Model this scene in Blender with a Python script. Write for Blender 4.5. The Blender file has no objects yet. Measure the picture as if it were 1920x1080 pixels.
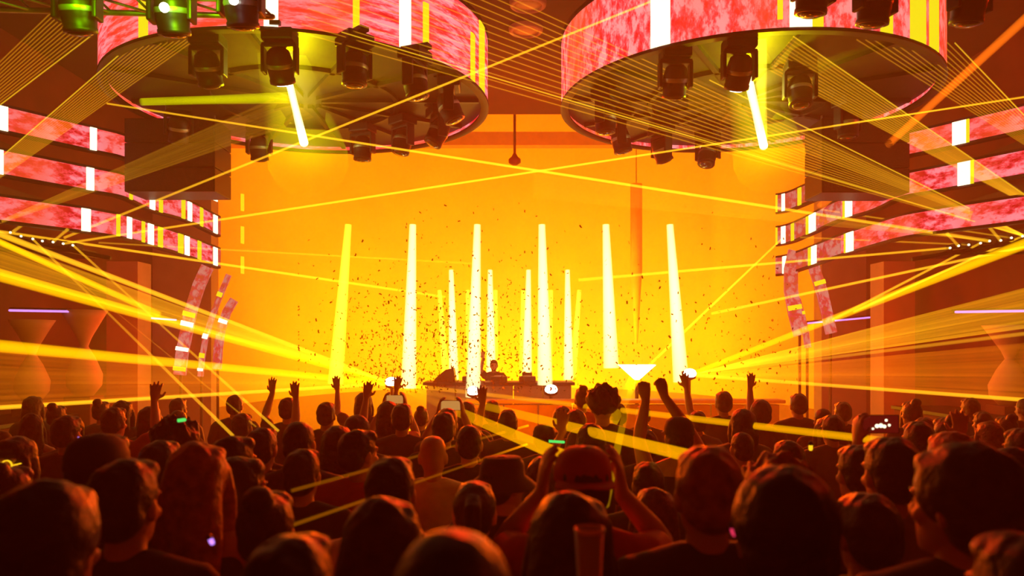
import bpy, bmesh, math, random
from mathutils import Vector, Matrix, Euler
import numpy as np

random.seed(7)
S = bpy.context.scene
COL = S.collection
PI = math.pi

# ------------------------------------------------------------------ camera, world, lights, exposure
EYE = 2.07; F = 1400.0; CU = 955.0; CV = 650.0        # eye height; focal length, vanishing point (1920x1080 pixels)
cam = bpy.data.cameras.new('camera'); co = bpy.data.objects.new('camera', cam); COL.objects.link(co)
co.location = (0, 0, EYE); co.rotation_euler = (PI / 2, 0, 0)
cam.sensor_width = 36; cam.lens = 36 * F / 1920
cam.shift_x = (960 - CU) / 1920; cam.shift_y = (CV - 540) / 1920
cam.clip_start = 0.05; cam.clip_end = 120
cam.dof.use_dof = True; cam.dof.focus_distance = 10.0; cam.dof.aperture_fstop = 2.2
S.camera = co

def P(u, v, Y):
    """the point at depth Y (metres from the lens) that this picture position looks at"""
    return Vector(((u - CU) / F * Y, Y, EYE + (CV - v) / F * Y))

W = bpy.data.worlds.new('dark_hall'); S.world = W; W.use_nodes = True
W.node_tree.nodes['Background'].inputs[0].default_value = (0.004, 0.0005, 0.0002, 1)
S.view_settings.view_transform = 'Standard'; S.view_settings.look = 'None'
S.view_settings.gamma = 1; S.view_settings.use_curve_mapping = False
S.view_settings.exposure = 0.0
S.cycles.use_denoising = True
S.cycles.transparent_max_bounces = 160
S.cycles.max_bounces = 6; S.cycles.diffuse_bounces = 2; S.cycles.glossy_bounces = 2
S.cycles.volume_bounces = 0
S.cycles.sample_clamp_indirect = 4.0
S.cycles.sample_clamp_direct = 30.0

YEL = (1.0, 0.23, 0.0); ORA = (1.0, 0.15, 0.0); HOT = (1.0, 0.07, 0.0); RED = (1.0, 0.014, 0.001); LIME = (0.85, 1.0, 0.02)

def point(name, loc, col, power, r=0.3):
    l = bpy.data.lights.new(name, 'POINT'); l.color = col; l.energy = power; l.shadow_soft_size = r
    o = bpy.data.objects.new(name, l); COL.objects.link(o); o.location = loc; return o
def spot(name, loc, to, col, power, deg=60, blend=0.6, r=0.15):
    l = bpy.data.lights.new(name, 'SPOT'); l.color = col; l.energy = power; l.spot_size = math.radians(deg)
    l.spot_blend = blend; l.shadow_soft_size = r
    o = bpy.data.objects.new(name, l); COL.objects.link(o); o.location = loc
    o.rotation_euler = (Vector(to) - Vector(loc)).to_track_quat('-Z', 'Y').to_euler(); return o
def area(name, loc, to, col, power, sx, sy):
    l = bpy.data.lights.new(name, 'AREA'); l.color = col; l.energy = power; l.shape = 'RECTANGLE'; l.size = sx; l.size_y = sy
    o = bpy.data.objects.new(name, l); COL.objects.link(o); o.location = loc
    o.rotation_euler = (Vector(to) - Vector(loc)).to_track_quat('-Z', 'Y').to_euler(); return o

# stage lamps: floor and top washes aimed at the curved stage back, a low core behind the booth
area('stage_floor_wash', (0.3, 19.5, 0.5), (0.3, 38.0, 4.0), YEL, 2100, 9, 1.0)
area('stage_core_wash', (0.3, 27.0, 0.4), (0.3, 38.0, 3.0), (1.0, .36, .0), 4600, 6, 0.8)
area('stage_top_wash', (0.3, 25.0, 13.2), (0.3, 37.5, 6.0), HOT, 4600, 14, 1.0)
for x, y, e in ((-2.6, 20.5, 170), (0.8, 19.0, 200), (0.3, 25.5, 600), (3.6, 21.0, 180)): point('stage_core', (x, y, 0.9), (1.0, .42, 0.0), e, 0.5)
area('stage_side_wash', (-6.0, 16.9, 2.5), (-7.5, 26.0, 4.5), HOT, 900, .6, 3)
area('stage_side_wash', (6.3, 16.9, 2.5), (7.5, 26.0, 4.5), HOT, 900, .6, 3)
# added fixtureless fills: red from the sides and above, orange amid the crowd
for x, y, e in ((-2.6, 8.9, 80), (0.1, 9.4, 110), (2.9, 8.8, 80)): point('crowd_haze_fill', (x, y, 1.3), (1.0, .15, 0.0), e, 0.25)
point('hall_side', (-5.3, 12.2, 2.0), RED, 80, 0.4)
point('hall_side', (5.5, 12.2, 2.0), RED, 80, 0.4)
point('ceiling_red_fill', (0.2, 13.8, 4.9), RED, 250, 0.3)
point('ceiling_red_fill', (6.6, 8.0, 5.6), RED, 90, 0.3)
# front-of-stage lamps aimed back over the crowd: they rim every head
spot('crowd_backlight', (-2.2, 12.6, 2.3), (-1.2, 2.0, 1.2), HOT, 2100, 60)
spot('crowd_backlight', (3.2, 12.0, 2.5), (1.6, 2.0, 1.2), HOT, 2100, 60)
spot('crowd_backlight', (0.4, 12.8, 4.6), (0.2, 2.5, 1.2), RED, 2300, 60)
spot('crowd_sidelight', (-5.6, 6.5, 3.8), (-0.8, 3.0, 1.3), RED, 70, 65)
spot('crowd_sidelight', (5.8, 6.5, 3.8), (0.8, 3.0, 1.3), RED, 130, 65)

# ------------------------------------------------------------------ helpers
def tag(o, label=None, cat=None, group=None, kind=None):
    if label: o['label'] = label
    if cat: o['category'] = cat
    if group: o['group'] = group
    if kind: o['kind'] = kind
    return o
def empty(name, loc=(0, 0, 0), rz=0.0):
    o = bpy.data.objects.new(name, None); COL.objects.link(o); o.location = loc; o.rotation_euler = (0, 0, rz)
    o.empty_display_size = 0.1; return o
def mesh_of(name, bm, mat=None, smooth=False):
    me = bpy.data.meshes.new(name); bm.normal_update(); bm.to_mesh(me); bm.free()
    if mat: me.materials.append(mat)
    if smooth:
        me.polygons.foreach_set('use_smooth', [True] * len(me.polygons))
    return me
def link(name, me, parent=None, loc=None, rot=None):
    o = bpy.data.objects.new(name, me); COL.objects.link(o)
    if parent: o.parent = parent
    if loc is not None: o.location = loc
    if rot is not None: o.rotation_euler = rot
    return o
def obj(name, bm, mat, parent=None, smooth=False, loc=None, rot=None):
    return link(name, mesh_of(name, bm, mat, smooth), parent, loc, rot)
def struct(name, bm, mat, smooth=False):
    return tag(obj(name, bm, mat, None, smooth), kind='structure')
def box(bm, c, s, m=None, bevel=0.0):
    r = bmesh.ops.create_cube(bm, size=1.0)
    M = Matrix.Translation(c) @ (m.to_4x4() if m else Matrix.Identity(4)) @ Matrix.Diagonal((s[0], s[1], s[2], 1))
    bmesh.ops.transform(bm, matrix=M, verts=r['verts'])
    if bevel:
        es = list({e for v in r['verts'] for e in v.link_edges})
        bmesh.ops.bevel(bm, geom=es, offset=bevel, segments=2, affect='EDGES', profile=0.6)
def tube(bm, pts, rads, n=10, ref=None, cap=True):
    """a closed swept tube through pts; each radius a number or (across, along ref)"""
    pts = [Vector(p) for p in pts]; rads = [r if isinstance(r, tuple) else (r, r) for r in rads]
    if cap:
        d0 = (pts[0] - pts[1]).normalized(); d1 = (pts[-1] - pts[-2]).normalized()
        a, b = rads[0], rads[-1]; ra, rb = min(a), min(b)
        pts = [pts[0] + d0 * ra * .75] + pts + [pts[-1] + d1 * rb * .75]
        rads = [(a[0] * .62, a[1] * .62)] + rads + [(b[0] * .62, b[1] * .62)]
    ref = Vector(ref) if ref is not None else Vector((0.13, 0.97, 0.21))
    rings = []
    for i, p in enumerate(pts):
        d = (pts[min(i + 1, len(pts) - 1)] - pts[max(i - 1, 0)]).normalized()
        y = ref - d * ref.dot(d)
        if y.length < 1e-3: y = Vector((1, 0, 0)) - d * d.x
        y.normalize(); x = y.cross(d)
        rings.append([bm.verts.new(p + x * rads[i][0] * math.cos(2 * PI * k / n) + y * rads[i][1] * math.sin(2 * PI * k / n)) for k in range(n)])
    for a, b in zip(rings, rings[1:]):
        for k in range(n): bm.faces.new((a[k], a[(k + 1) % n], b[(k + 1) % n], b[k]))
    bm.faces.new(rings[0][::-1]); bm.faces.new(rings[-1])
def loft(bm, rows, n=20):
    """closed loft of level ellipses (z, cx, cy, rx, ry)"""
    rings = [[bm.verts.new((cx + rx * math.cos(2 * PI * k / n), cy + ry * math.sin(2 * PI * k / n), z)) for k in range(n)] for z, cx, cy, rx, ry in rows]
    for a, b in zip(rings, rings[1:]):
        for k in range(n): bm.faces.new((a[k], a[(k + 1) % n], b[(k + 1) % n], b[k]))
    bm.faces.new(rings[0][::-1]); bm.faces.new(rings[-1])
def lathe(bm, prof, n=20, m=None, close=True):
    """profile (r, z) about z"""
    m = m or Matrix.Identity(4); rings = []
    for r, z in prof:
        rings.append([bm.verts.new(m @ Vector((r * math.cos(2 * PI * k / n), r * math.sin(2 * PI * k / n), z))) for k in range(n)])
    for a, b in zip(rings, rings[1:]):
        for k in range(n): bm.faces.new((a[k], a[(k + 1) % n], b[(k + 1) % n], b[k]))
    if close: bm.faces.new(rings[0][::-1]); bm.faces.new(rings[-1])
def ball(bm, c, r, m=None, u=16, v=10):
    q = bmesh.ops.create_uvsphere(bm, u_segments=u, v_segments=v, radius=1.0)
    r = r if isinstance(r, tuple) else (r, r, r)
    bmesh.ops.transform(bm, matrix=Matrix.Translation(c) @ (m or Matrix.Identity(4)) @ Matrix.Diagonal((*r, 1)), verts=q['verts'])
    return q['verts']
def B(): return bmesh.new()

# ------------------------------------------------------------------ materials
def mat(name, col, rough=0.6, metal=0.0, noise=0.0, scale=8.0, bump=0.0, spec=0.5):
    m = bpy.data.materials.new(name); m.use_nodes = True; nt = m.node_tree; b = nt.nodes['Principled BSDF']
    b.inputs['Base Color'].default_value = (*col, 1); b.inputs['Roughness'].default_value = rough; b.inputs['Metallic'].default_value = metal
    b.inputs['Specular IOR Level'].default_value = spec
    if noise or bump:
        tc = nt.nodes.new('ShaderNodeTexCoord'); n = nt.nodes.new('ShaderNodeTexNoise'); n.inputs['Scale'].default_value = scale; n.inputs['Detail'].default_value = 4
        nt.links.new(tc.outputs['Object'], n.inputs['Vector'])
        if noise:
            r = nt.nodes.new('ShaderNodeValToRGB')
            r.color_ramp.elements[0].position = .3; r.color_ramp.elements[1].position = .7
            r.color_ramp.elements[0].color = (*[c * (1 - noise) for c in col], 1); r.color_ramp.elements[1].color = (*[min(1, c * (1 + noise)) for c in col], 1)
            nt.links.new(n.outputs['Fac'], r.inputs['Fac']); nt.links.new(r.outputs['Color'], b.inputs['Base Color'])
        if bump:
            bp = nt.nodes.new('ShaderNodeBump'); bp.inputs['Strength'].default_value = bump; bp.inputs['Distance'].default_value = .02
            nt.links.new(n.outputs['Fac'], bp.inputs['Height']); nt.links.new(bp.outputs['Normal'], b.inputs['Normal'])
    return m
def emit(name, col, st=1.0, light=False):
    m = bpy.data.materials.new(name); m.use_nodes = True; nt = m.node_tree; nt.nodes.clear()
    e = nt.nodes.new('ShaderNodeEmission'); o = nt.nodes.new('ShaderNodeOutputMaterial')
    e.inputs[0].default_value = (*col, 1); e.inputs[1].default_value = st; nt.links.new(e.outputs[0], o.inputs[0])
    if not light: m.cycles.emission_sampling = 'NONE'
    return m
def beam_mat(name, col, st, power=1.4, fall=None, sheet=False):
    """emission standing in for light scattered along a beam: adds to what lies behind; a round beam is thickest through its axis;
    fall = distance (m) over which a spreading beam thins out from its lamp (the object's origin)"""
    m = bpy.data.materials.new(name); m.use_nodes = True; nt = m.node_tree; nt.nodes.clear(); N = nt.nodes.new; L = nt.links.new
    e = N('ShaderNodeEmission'); t = N('ShaderNodeBsdfTransparent'); a = N('ShaderNodeAddShader'); o = N('ShaderNodeOutputMaterial')
    e.inputs[0].default_value = (*col, 1)
    v = N('ShaderNodeValue'); v.outputs[0].default_value = st; cur = v.outputs[0]
    if not sheet:
        lw = N('ShaderNodeLayerWeight'); lw.inputs[0].default_value = .5
        s = N('ShaderNodeMath'); s.operation = 'SUBTRACT'; s.inputs[0].default_value = 1; L(lw.outputs['Facing'], s.inputs[1])
        p = N('ShaderNodeMath'); p.operation = 'POWER'; L(s.outputs[0], p.inputs[0]); p.inputs[1].default_value = power
        q = N('ShaderNodeMath'); q.operation = 'MULTIPLY'; L(p.outputs[0], q.inputs[0]); L(cur, q.inputs[1]); cur = q.outputs[0]
    if fall:
        tc = N('ShaderNodeTexCoord'); ln = N('ShaderNodeVectorMath'); ln.operation = 'LENGTH'; L(tc.outputs['Object'], ln.inputs[0])
        d = N('ShaderNodeMath'); d.operation = 'DIVIDE'; L(ln.outputs['Value'], d.inputs[0]); d.inputs[1].default_value = fall
        ad = N('ShaderNodeMath'); ad.operation = 'ADD'; L(d.outputs[0], ad.inputs[0]); ad.inputs[1].default_value = 0.25
        dv = N('ShaderNodeMath'); dv.operation = 'DIVIDE'; L(cur, dv.inputs[0]); L(ad.outputs[0], dv.inputs[1]); cur = dv.outputs[0]
    if sheet:   # haze streaks along the rays, painted into the sheet's emission
        tc2 = N('ShaderNodeUVMap'); nz = N('ShaderNodeTexNoise'); nz.inputs['Scale'].default_value = 1.0; nz.inputs['Detail'].default_value = 3
        mp = N('ShaderNodeMapping'); mp.inputs['Scale'].default_value = (1.2, 14, 1); L(tc2.outputs[0], mp.inputs[0]); L(mp.outputs[0], nz.inputs['Vector'])
        mr = N('ShaderNodeMapRange'); mr.inputs['From Min'].default_value = .3; mr.inputs['From Max'].default_value = .7
        mr.inputs['To Min'].default_value = .35; mr.inputs['To Max'].default_value = 1.5; L(nz.outputs['Fac'], mr.inputs['Value'])
        mu = N('ShaderNodeMath'); mu.operation = 'MULTIPLY'; L(cur, mu.inputs[0]); L(mr.outputs[0], mu.inputs[1]); cur = mu.outputs[0]
    L(cur, e.inputs[1]); L(e.outputs[0], a.inputs[0]); L(t.outputs[0], a.inputs[1]); L(a.outputs[0], o.inputs[0])
    m.cycles.emission_sampling = 'NONE'
    return m
def led_mat(name, seed, sx, sy, st, dim=(0.75, 0.012, 0.012), hot=(1.0, 0.25, 0.27), mid=(1.0, 0.085, 0.02)):
    """LED screen showing a blotched red, orange and pink picture; UVs are metres along and up the screen"""
    m = bpy.data.materials.new(name); m.use_nodes = True; nt = m.node_tree; nt.nodes.clear(); N = nt.nodes.new; L = nt.links.new
    uv = N('ShaderNodeUVMap'); mp = N('ShaderNodeMapping'); mp.inputs['Scale'].default_value = (sx, sy, 1); mp.inputs['Location'].default_value = (seed, seed * .7, 0)
    n = N('ShaderNodeTexNoise'); n.inputs['Scale'].default_value = 1; n.inputs['Detail'].default_value = 6; n.inputs['Roughness'].default_value = .72
    L(uv.outputs[0], mp.inputs[0]); L(mp.outputs[0], n.inputs['Vector'])
    r = N('ShaderNodeValToRGB'); cr = r.color_ramp
    cr.elements[0].position = .40; cr.elements[0].color = (*dim, 1); cr.elements[1].position = .56; cr.elements[1].color = (*hot, 1)
    k = cr.elements.new(.47); k.color = (1.0, 0.05, 0.06, 1)
    L(n.outputs['Fac'], r.inputs['Fac'])
    mp2 = N('ShaderNodeMapping'); mp2.inputs['Scale'].default_value = (.55, .15, 1); mp2.inputs['Location'].default_value = (seed * 2.3, 0, 0); L(uv.outputs[0], mp2.inputs[0])
    n2 = N('ShaderNodeTexNoise'); n2.inputs['Scale'].default_value = 1; n2.inputs['Detail'].default_value = 2; L(mp2.outputs[0], n2.inputs['Vector'])
    r2 = N('ShaderNodeValToRGB'); r2.color_ramp.elements[0].position = .45; r2.color_ramp.elements[1].position = .62
    r2.color_ramp.elements[0].color = (0, 0, 0, 1); r2.color_ramp.elements[1].color = (.8, .8, .8, 1); L(n2.outputs['Fac'], r2.inputs['Fac'])
    mx = N('ShaderNodeMix'); mx.data_type = 'RGBA'; L(r2.outputs[0], mx.inputs[0]); L(r.outputs[0], mx.inputs[6]); mx.inputs[7].default_value = (*mid, 1)
    e = N('ShaderNodeEmission'); e.inputs[1].default_value = st; L(mx.outputs[2], e.inputs[0]); o = N('ShaderNodeOutputMaterial'); L(e.outputs[0], o.inputs[0])
    m.cycles.emission_sampling = 'NONE'
    return m

M = {}
M['floor'] = mat('dance_floor', (.05, .035, .03), .35, noise=.3, scale=3)
M['wall'] = mat('dark_wall_paint', (.16, .034, .020), .8, noise=.25, scale=2, bump=.1)  # dark paint, reddened further in place of red hall light
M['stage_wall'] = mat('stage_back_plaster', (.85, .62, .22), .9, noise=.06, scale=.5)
M['ceiling'] = mat('ceiling_red_lit_paint', (.065, .024, .014), .85, noise=.2, scale=4)  # red light on the ceiling partly put into its base colour
M['pillar'] = mat('pillar_paint', (.6, .33, .2), .7, noise=.1, scale=3)
M['black'] = mat('black_metal', (.018, .015, .015), .45, .3, noise=.2, scale=20)
M['plate'] = mat('dark_plate', (.035, .03, .028), .55, .2, noise=.25, scale=5)
M['steel'] = mat('truss_steel', (.45, .45, .45), .4, .7, noise=.1, scale=12)
M['wood'] = mat('booth_panel', (.42, .22, .12), .6, noise=.15, scale=6)
M['grille'] = mat('speaker_grille', (.035, .022, .02), .8, noise=.4, scale=60, bump=.4)
M['lens'] = mat('lamp_glass', (.05, .05, .05), .08, 0, spec=1.0)
M['skin'] = mat('skin', (.52, .29, .20), .5, noise=.06, scale=14)
M['skin_tan'] = mat('tanned_skin', (.36, .19, .12), .5, noise=.06, scale=14)
M['white_led'] = emit('white_led_bar', (1.0, .86, .50), 2.2)
M['yellow_led'] = emit('yellow_led_bar', (1.0, .78, .01), 1.1)
M['violet_led'] = emit('violet_led_tube', (.9, .36, 1.0), 1.1)
M['white_hot'] = emit('white_lamp', (1.0, .93, .75), 6.0)
M['led_left'] = led_mat('led_screen_streaked', 3.1, 2.2, 11.0, 1.35)
M['led_right'] = led_mat('led_screen_blotched', 8.4, 8.0, 3.6, 1.4, hot=(1.0, .26, .24))
M['led_band'] = led_mat('led_ribbon_picture', 5.7, 4.0, 7.0, 1.15, dim=(.6, .008, .006))
M['led_dim'] = led_mat('led_ribbon_dim', 1.7, 5.0, 4.0, 0.7, dim=(.9, .10, .02), hot=(1.0, .35, .25), mid=(1, .2, .05))

# ------------------------------------------------------------------ the room
ZC = 6.83; YE = 15.3; ZS = 14.6; YB = 38.0
def wallbox(name, a, b, m):
    bm = B(); a = Vector(a); b = Vector(b); box(bm, (a + b) / 2, b - a); return struct(name, bm, m)
wallbox('floor', (-10, -3, -.2), (10, YB, 0), M['floor'])
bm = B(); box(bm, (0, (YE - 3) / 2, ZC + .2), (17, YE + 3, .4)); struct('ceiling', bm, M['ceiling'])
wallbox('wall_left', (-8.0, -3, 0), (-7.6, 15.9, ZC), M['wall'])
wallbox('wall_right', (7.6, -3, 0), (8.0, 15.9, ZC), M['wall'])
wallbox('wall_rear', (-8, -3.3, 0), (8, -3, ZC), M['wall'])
wallbox('wall_portal_left', (-8, 15.9, 0), (-6.35, 16.3, ZS), M['pillar'])
wallbox('wall_portal_right', (6.65, 15.9, 0), (8, 16.3, ZS), M['pillar'])
bm = B(); n = 40; prof = []
for k in range(n + 1):
    an = PI * k / n; c, sn = math.cos(an), math.sin(an)
    prof.append((-10.5 * math.copysign(abs(c) ** .8, c), 16.2 + (YB - 16.2) * abs(sn) ** .8))
lo = [bm.verts.new((x, y, 0)) for x, y in prof]; hi = [bm.verts.new((x, y, ZS + .1)) for x, y in prof]
lo2 = [bm.verts.new((x * 1.02, y + .3, 0)) for x, y in prof]; hi2 = [bm.verts.new((x * 1.02, y + .3, ZS + .1)) for x, y in prof]
for k in range(n):
    for A_, B_ in ((lo, hi), (hi, hi2), (hi2, lo2)): bm.faces.new((A_[k], A_[k + 1], B_[k + 1], B_[k]))
bmesh.ops.recalc_face_normals(bm, faces=bm.faces[:])
struct('wall_stage_back', bm, M['stage_wall'], False)
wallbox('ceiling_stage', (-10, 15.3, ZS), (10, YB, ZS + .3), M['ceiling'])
zt = lambda v, Y: EYE + (CV - v) / F * Y
wallbox('trim_header', (-9.6, 24.0, zt(272, 24)), (9.6, 24.4, zt(247, 24)), M['pillar'])
for i, x in enumerate((-6.95, 7.0)):
    wallbox('trim_pillar_%s' % ('left', 'right')[i], (x - .28, 13.4, 0), (x + .28, 13.9, 3.6), M['pillar'])

# haze: one even fog through the whole hall, its warm tint standing in for redder light
hz = bpy.data.materials.new('hall_haze'); hz.use_nodes = True; nt = hz.node_tree; nt.nodes.clear()
vs = nt.nodes.new('ShaderNodeVolumeScatter'); vs.inputs['Color'].default_value = (1, .60, .36, 1); vs.inputs['Density'].default_value = .025; vs.inputs['Anisotropy'].default_value = .1
ou = nt.nodes.new('ShaderNodeOutputMaterial'); nt.links.new(vs.outputs[0], ou.inputs['Volume'])
bm = B(); box(bm, (0, (YB - 2.9) / 2, ZS / 2), (19.1, YB + 2.85, ZS - .02))
o = obj('haze', bm, hz); tag(o, 'thin haze tinted for redder light, filling the whole hall from floor to ceiling', 'haze', kind='stuff')

# ------------------------------------------------------------------ LED rings
def ring_light_hits(u, cx, cy, R):
    k = (u - CU) / F; a = k * k + 1; b = -2 * (k * cx + cy); c = cx * cx + cy * cy - R * R
    d = b * b - 4 * a * c
    Y = (-b - math.sqrt(max(d, 0))) / (2 * a); return k * Y, Y
def led_ring(label, cx, cy, R, z0, h, mled, bars):
    t = empty('led_ring', (cx, cy, z0)); tag(t, label, 'light ring')
    n = 96; bm = B(); uvl = bm.loops.layers.uv.new('UVMap')
    def vr(r, z): return [bm.verts.new((r * math.cos(2 * PI * k / n), r * math.sin(2 * PI * k / n), z)) for k in range(n)]
    a, b = vr(R, 0.03), vr(R, h)
    for k in range(n):
        f = bm.faces.new((a[k], a[(k + 1) % n], b[(k + 1) % n], b[k])); f.smooth = True
        for lp, (uu, vv) in zip(f.loops, ((k, 0), (k + 1, 0), (k + 1, h), (k, h))): lp[uvl].uv = (uu * 2 * PI * R / n, vv)
    obj('led_screen', bm, mled, t)
    bm = B(); lathe(bm, [(R + .012, 0), (R + .012, .035), (R - .09, .035), (R - .09, 0), (R + .012, 0)], 96, close=False); obj('lower_rim', bm, M['plate'], t, True)
    bm = B(); lathe(bm, [(R + .015, h), (R + .015, h + .05), (R - .1, h + .05), (R - .1, h)], 96, close=False); obj('upper_rim', bm, M['black'], t, True)
    bm = B(); lathe(bm, [(R - .05, .10), (R - .05, .16)], 96); obj('underside_plate', bm, M['plate'], t)
    for i in range(12):
        an = 2 * PI * i / 12; bm = B(); box(bm, Vector((math.cos(an), math.sin(an), 0)) * R * .52 + Vector((0, 0, .075)), (R * .86, .06, .05), Matrix.Rotation(an, 3, 'Z'))
        obj('rib', bm, M['black'], t)
    bm = B(); lathe(bm, [(R * .5 + .03, .05), (R * .5 + .03, .10), (R * .5 - .03, .10), (R * .5 - .03, .05), (R * .5 + .03, .05)], 48, close=False); obj('ring_rail', bm, M['black'], t)
    for i in range(4):
        an = PI / 4 + PI / 2 * i; bm = B(); tube(bm, [(R * .7 * math.cos(an), R * .7 * math.sin(an), .16), (R * .7 * math.cos(an), R * .7 * math.sin(an), ZC - z0)], [.02, .02], 8); obj('hanging_rod', bm, M['steel'], t)
    for u, wpx, kind, f0, f1 in bars:
        (xa, ya), (xb, yb) = ring_light_hits(u - wpx / 2, cx, cy, R + .01), ring_light_hits(u + wpx / 2, cx, cy, R + .01)
        aa, ab = math.atan2(ya - cy, xa - cx), math.atan2(yb - cy, xb - cx)
        bm = B(); q = 4
        lo = []; hi = []
        for rr in (R - .01, R + .014):
            lo.append([bm.verts.new((rr * math.cos(aa + (ab - aa) * s / q), rr * math.sin(aa + (ab - aa) * s / q), h * f0 + .035)) for s in range(q + 1)])
            hi.append([bm.verts.new((rr * math.cos(aa + (ab - aa) * s / q), rr * math.sin(aa + (ab - aa) * s / q), h * f1)) for s in range(q + 1)])
        for s in range(q):
            bm.faces.new((lo[1][s], lo[1][s + 1], hi[1][s + 1], hi[1][s])); bm.faces.new((lo[0][s], hi[0][s], hi[0][s + 1], lo[0][s + 1]))
            bm.faces.new((lo[0][s], lo[0][s + 1], lo[1][s + 1], lo[1][s])); bm.faces.new((hi[0][s], hi[1][s], hi[1][s + 1], hi[0][s + 1]))
        for s in (0, q): bm.faces.new((lo[0][s], lo[1][s], hi[1][s], hi[0][s]))
        obj('light_bar', bm, M[kind + '_led'], t)
    return t
HR = 3.15; ZR = EYE + HR
LX, LY, LR = -.850 * HR, 3.115 * HR, .760 * HR
RX, RY, RR = .960 * HR, 3.105 * HR, .742 * HR
led_ring('round hanging LED ring whose picture is streaked sideways red and pink', LX, LY, LR, ZR, .86, M['led_left'],
         [(268, 16, 'yellow', 0, 1), (508, 27, 'white', 0, 1), (668, 12, 'yellow', 0, .95), (760, 21, 'white', 0, 1), (799, 10, 'yellow', 0, .72), (887, 7, 'yellow', 0, .7), (904, 9, 'yellow', 0, 1)])
led_ring('round hanging LED ring with blotchy pink picture and widest white bars', RX, RY, RR, ZR, .86, M['led_right'],
         [(1238, 36, 'white', 0, 1), (1502, 42, 'white', 0, 1), (1534, 20, 'yellow', 0, 1), (1663, 22, 'yellow', 0, 1), (1722, 28, 'yellow', 0, 1), (1752, 16, 'yellow', 0, 1), (1463, 10, 'yellow', .1, 1)])

# ------------------------------------------------------------------ moving-head lamps
def moving_head_meshes():
    d = {}
    bm = B(); box(bm, (0, 0, -.06), (.30, .26, .12), bevel=.02); box(bm, (0, 0, .02), (.10, .34, .04)); d['base'] = mesh_of('base', bm, M['black'])
    bm = B()
    for s in (-1, 1): box(bm, (s * .155, 0, -.27), (.035, .12, .27), bevel=.012)
    box(bm, (0, 0, -.145), (.33, .13, .045), bevel=.012); d['yoke'] = mesh_of('yoke', bm, M['black'])
    bm = B(); lathe(bm, [(.07, .15), (.105, .12), (.125, .03), (.125, -.06), (.115, -.13), (.122, -.135), (.122, -.17), (.100, -.17)], 20); d['lamp_head'] = mesh_of('lamp_head', bm, M['black'], True)
    bm = B(); lathe(bm, [(.10, -.171), (.07, -.19), (.01, -.196)], 20); d['lens'] = mesh_of('lens', bm, M['lens'], True)
    bm = B(); lathe(bm, [(.10, -.171), (.07, -.19), (.01, -.196)], 20); d['lit'] = mesh_of('lens_lit', bm, M['white_hot'], True)
    bm = B(); lathe(bm, [(.127, .02), (.132, .0), (.127, -.02)], 20, close=False); d['band'] = mesh_of('trim_ring', bm, M['steel'], True)
    return d
MH = moving_head_meshes()
def moving_head(loc, rz, tilt, label, lit=False, sc=1.0, group=None):
    t = empty('moving_head', loc, rz); t.scale = (sc,) * 3; tag(t, label, 'stage light', group)
    link('base', MH['base'], t); link('yoke', MH['yoke'], t)
    h = link('lamp_head', MH['lamp_head'], t, (0, 0, -.32), (tilt, 0, 0))
    link('lens', MH['lit' if lit else 'lens'], h); link('trim_ring', MH['band'], h)
    return t
def on_ring(u, v, dz=.22):
    z = ZR + .05; Y = (z - dz - EYE) * F / (CV - v); p = P(u, v, Y); return (p.x, p.y, z)
RING_HEADS_L = [(390, 106, 'unlit moving-head lamp under the streaked ring, first before its lit lamp'), (525, 100, 'lit moving-head lamp throwing a white shaft under the streaked ring'),
    (665, 106, 'unlit moving-head lamp beside the lit one under the streaked ring'), (778, 132, 'bulky unlit moving-head lamp near the white bar of the streaked ring'),
    (842, 182, 'moving-head lamp tilted sideways inside the narrow end of the streaked ring'), (822, 232, 'moving-head lamp at the stage corner of the streaked ring by the yellow strip'),
    (755, 248, 'moving-head lamp hanging low from the stage rim of streaked ring, second from the yellow strip'), (680, 262, 'moving-head lamp hanging lowest on the stage rim of the streaked ring'),
    (486, 262, 'moving-head lamp on the stage rim of the streaked ring beside the dark speaker'), (335, 225, 'moving-head lamp over the dark speaker under the streaked ring')]
for i, (u, v, lb) in enumerate(RING_HEADS_L):
    moving_head(on_ring(u, v), .4 * i if i != 1 else 0, (.6 if i == 1 else (.5 - .23 * (i % 5))), lb, lit=(i == 1), sc=1.05)
RING_HEADS_R = [(1266, 130, 'unlit moving-head lamp under the blotchy ring, next before its lit lamp'), (1386, 112, 'lit moving-head lamp throwing a broad white shaft under the blotchy ring'),
    (1135, 205, 'moving-head lamp in the narrow end of the blotchy ring above the yellow strip'), (1164, 246, 'tall moving-head lamp on the stage rim of the blotchy ring'),
    (1240, 266, 'moving-head lamp on the stage rim of the blotchy ring, second from the narrow end'), (1327, 274, 'moving-head lamp lowest on the stage rim of the blotchy ring near the shaft'),
    (1500, 150, 'unlit moving-head lamp deep under the blotchy ring beyond the white shaft'), (1590, 215, 'unlit moving-head lamp under the blotchy ring crossed by thin laser lines')]
for i, (u, v, lb) in enumerate(RING_HEADS_R):
    moving_head(on_ring(u, v), .5 * i if i != 1 else 0, (.6 if i == 1 else (.4 - .2 * (i % 5))), lb, lit=(i == 1), sc=1.05)

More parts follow.
